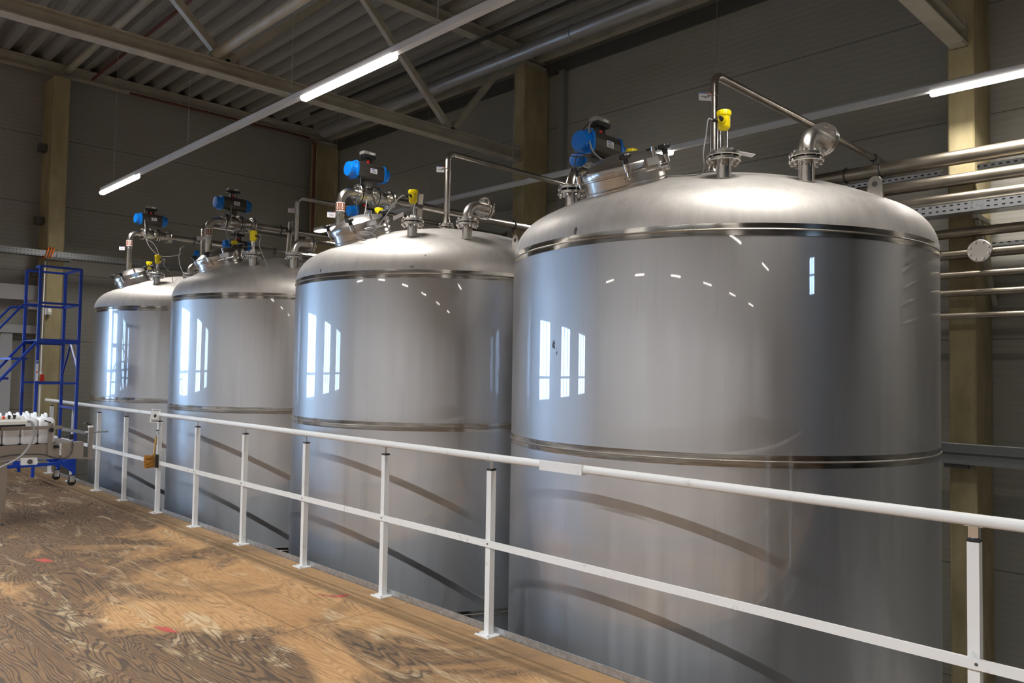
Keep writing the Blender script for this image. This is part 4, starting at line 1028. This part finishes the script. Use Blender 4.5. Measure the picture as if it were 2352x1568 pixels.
# operator panel carried on the guide rail
pn = MB().prism([(1.3, CY0-.20, CZ+.245), (1.3, CY0-.06, CZ+.29), (1.3, CY0-.06, CZ+.24), (1.3, CY0-.20, CZ+.215)], (.68, 0, 0)).build('operator_panel', M_cream, t)
MB().box(1.3, 1.97, CY0-.19, CY0-.07, CZ+.195, CZ+.222).build('panel_base', M_black, t)
MB().box(1.70, 1.78, CY0-.12, CY0-.03, CZ+.16, CZ+.20).build('panel_bracket', M_dark, t)
for i, (x, m, r, h) in enumerate(((1.535, M_red, .026, .058), (1.60, M_black, .013, .022), (1.645, M_green, .013, .024), (1.69, M_redtext, .013, .024), (1.735, M_black, .013, .036), (1.78, M_black, .013, .038))):
    x += .105
    MB().lathe([(r*.7, 0), (r*.7, h*.4), (r, h*.45), (r, h), (0, h*1.05)], 18, (x, CY0-.13, CZ+.266), (0, -.3, .95), cap=False).build('emergency_stop' if i == 0 else 'push_button', m, pn)
MB().tube(spline([(1.98, CY0-.13, CZ+.235), (2.03, CY0-.13, CZ+.23), (2.055, CY0-.14, CZ+.14), (2.03, CY0-.14, CZ+.02), (1.95, CY0-.13, CZ-.1), (1.80, CY0-.12, CZ-.19), (1.6, CY0-.1, CZ-.28)], 8), .011, 10).build('panel_cable', M_grey_cable, t)
# canisters
def canister():
    w_, d_, h_ = .066, .092, .225
    bm = MB()
    def rr(wx, dy, z, n=5, c=.022):
        pts = []
        for sx, sy, a0 in ((1, 1, 0), (-1, 1, PI/2), (-1, -1, PI), (1, -1, 3*PI/2)):
            for i in range(n+1):
                a = a0+PI/2*i/n; pts.append((sx*(wx-c)+c*math.cos(a), sy*(dy-c)+c*math.sin(a), z))
        return [bm.bm.verts.new(p) for p in pts]
    lv = [(.058, .084, .006), (.066, .092, .018), (.066, .092, .06), (.063, .089, .068), (.063, .089, .078), (.066, .092, .086), (.066, .092, .182), (.0635, .089, .200), (.056, .080, .212), (.03, .055, .219)]
    R = [rr(a, b, z) for a, b, z in lv]
    for A, B in zip(R, R[1:]):
        n = len(A)
        for i in range(n):
            f = bm.bm.faces.new((A[i], A[(i+1) % n], B[(i+1) % n], B[i])); f.smooth = True
    bm.bm.faces.new(R[0][::-1]); bm.bm.faces.new(R[-1])
    bm.lathe([(.0245, .20), (.0245, .226), (.021, .227), (.021, .240), (.023, .240), (.023, .243), (.018, .243), (.018, .21)], 20, (0, .045, 0), cap=False)
    for v in bm.bm.verts: v.co.x *= 1.1; v.co.y *= 1.0; v.co.z *= 1.22
    return bm
can0 = None
GR = 'white plastic canisters on the conveyor'
rows = [(CY0+.11, 0), (CY0+.30, .02), (CY0+.49, .05)]
for ri, (y, dx) in enumerate(rows):
    for ci in range(7):
        x = 2.205-dx-.153*ci-(.0 if ri == 0 else .03)
        lab = ('rightmost white canister in the front row on the conveyor' if (ri == 0 and ci == 0) else
               ['white plastic canister in the front row behind the conveyor guide rail', 'white plastic canister in the middle row on the conveyor', 'white plastic canister in the back row on the conveyor'][ri])
        rz = random.uniform(-.04, .04)
        if can0 is None:
            r = thing('canister', lab, 'canister', (x, y, CZ-.005), GR)
            body = canister().build('body', M_bottle, r, offs=(0, 0, 0))
            hnd = MB().tube(fillet([(0, -.06, .245), (0, -.058, .300), (0, .012, .303), (0, .018, .25)], .022, 5), .011, 10).build('handle', M_bottle, r, offs=(0, 0, 0))
            can0 = r
        else:
            r = can0.copy(); COL.objects.link(r); r.location = (x, y, CZ-.005); r['label'] = lab
            for ch in (body, hnd):
                c = ch.copy(); COL.objects.link(c); c.parent = r
        r.rotation_euler = (0, 0, rz)

# ================================================================== SMALL THINGS ON THE FLOOR
M_tape = mat('faded_red_tape', (.42, .075, .06), .6)
def scrap(pts, label):
    c = Vector((sum(p[0] for p in pts)/len(pts), sum(p[1] for p in pts)/len(pts), .0005))
    solo(MB().prism([(*p, .0006) for p in pts], (0, 0, .0012)), 'tape_scrap', M_tape, c, label, 'tape', 'red tape scraps on the floor')
scrap([(2.90, 4.86), (2.985, 4.75), (3.03, 4.74), (3.07, 4.70), (2.99, 4.68), (2.955, 4.76), (2.93, 4.80), (2.89, 4.85)], 'red tape scrap on the floor near the railing')
scrap([(1.82, 4.90), (1.88, 4.83), (1.89, 4.68), (1.835, 4.76)], 'red tape scrap in the middle of the wooden floor')
scrap([(1.72, 7.2), (1.80, 7.18), (1.83, 7.02), (1.76, 7.05)], 'red tape scrap farthest from the camera, on dirty boards')
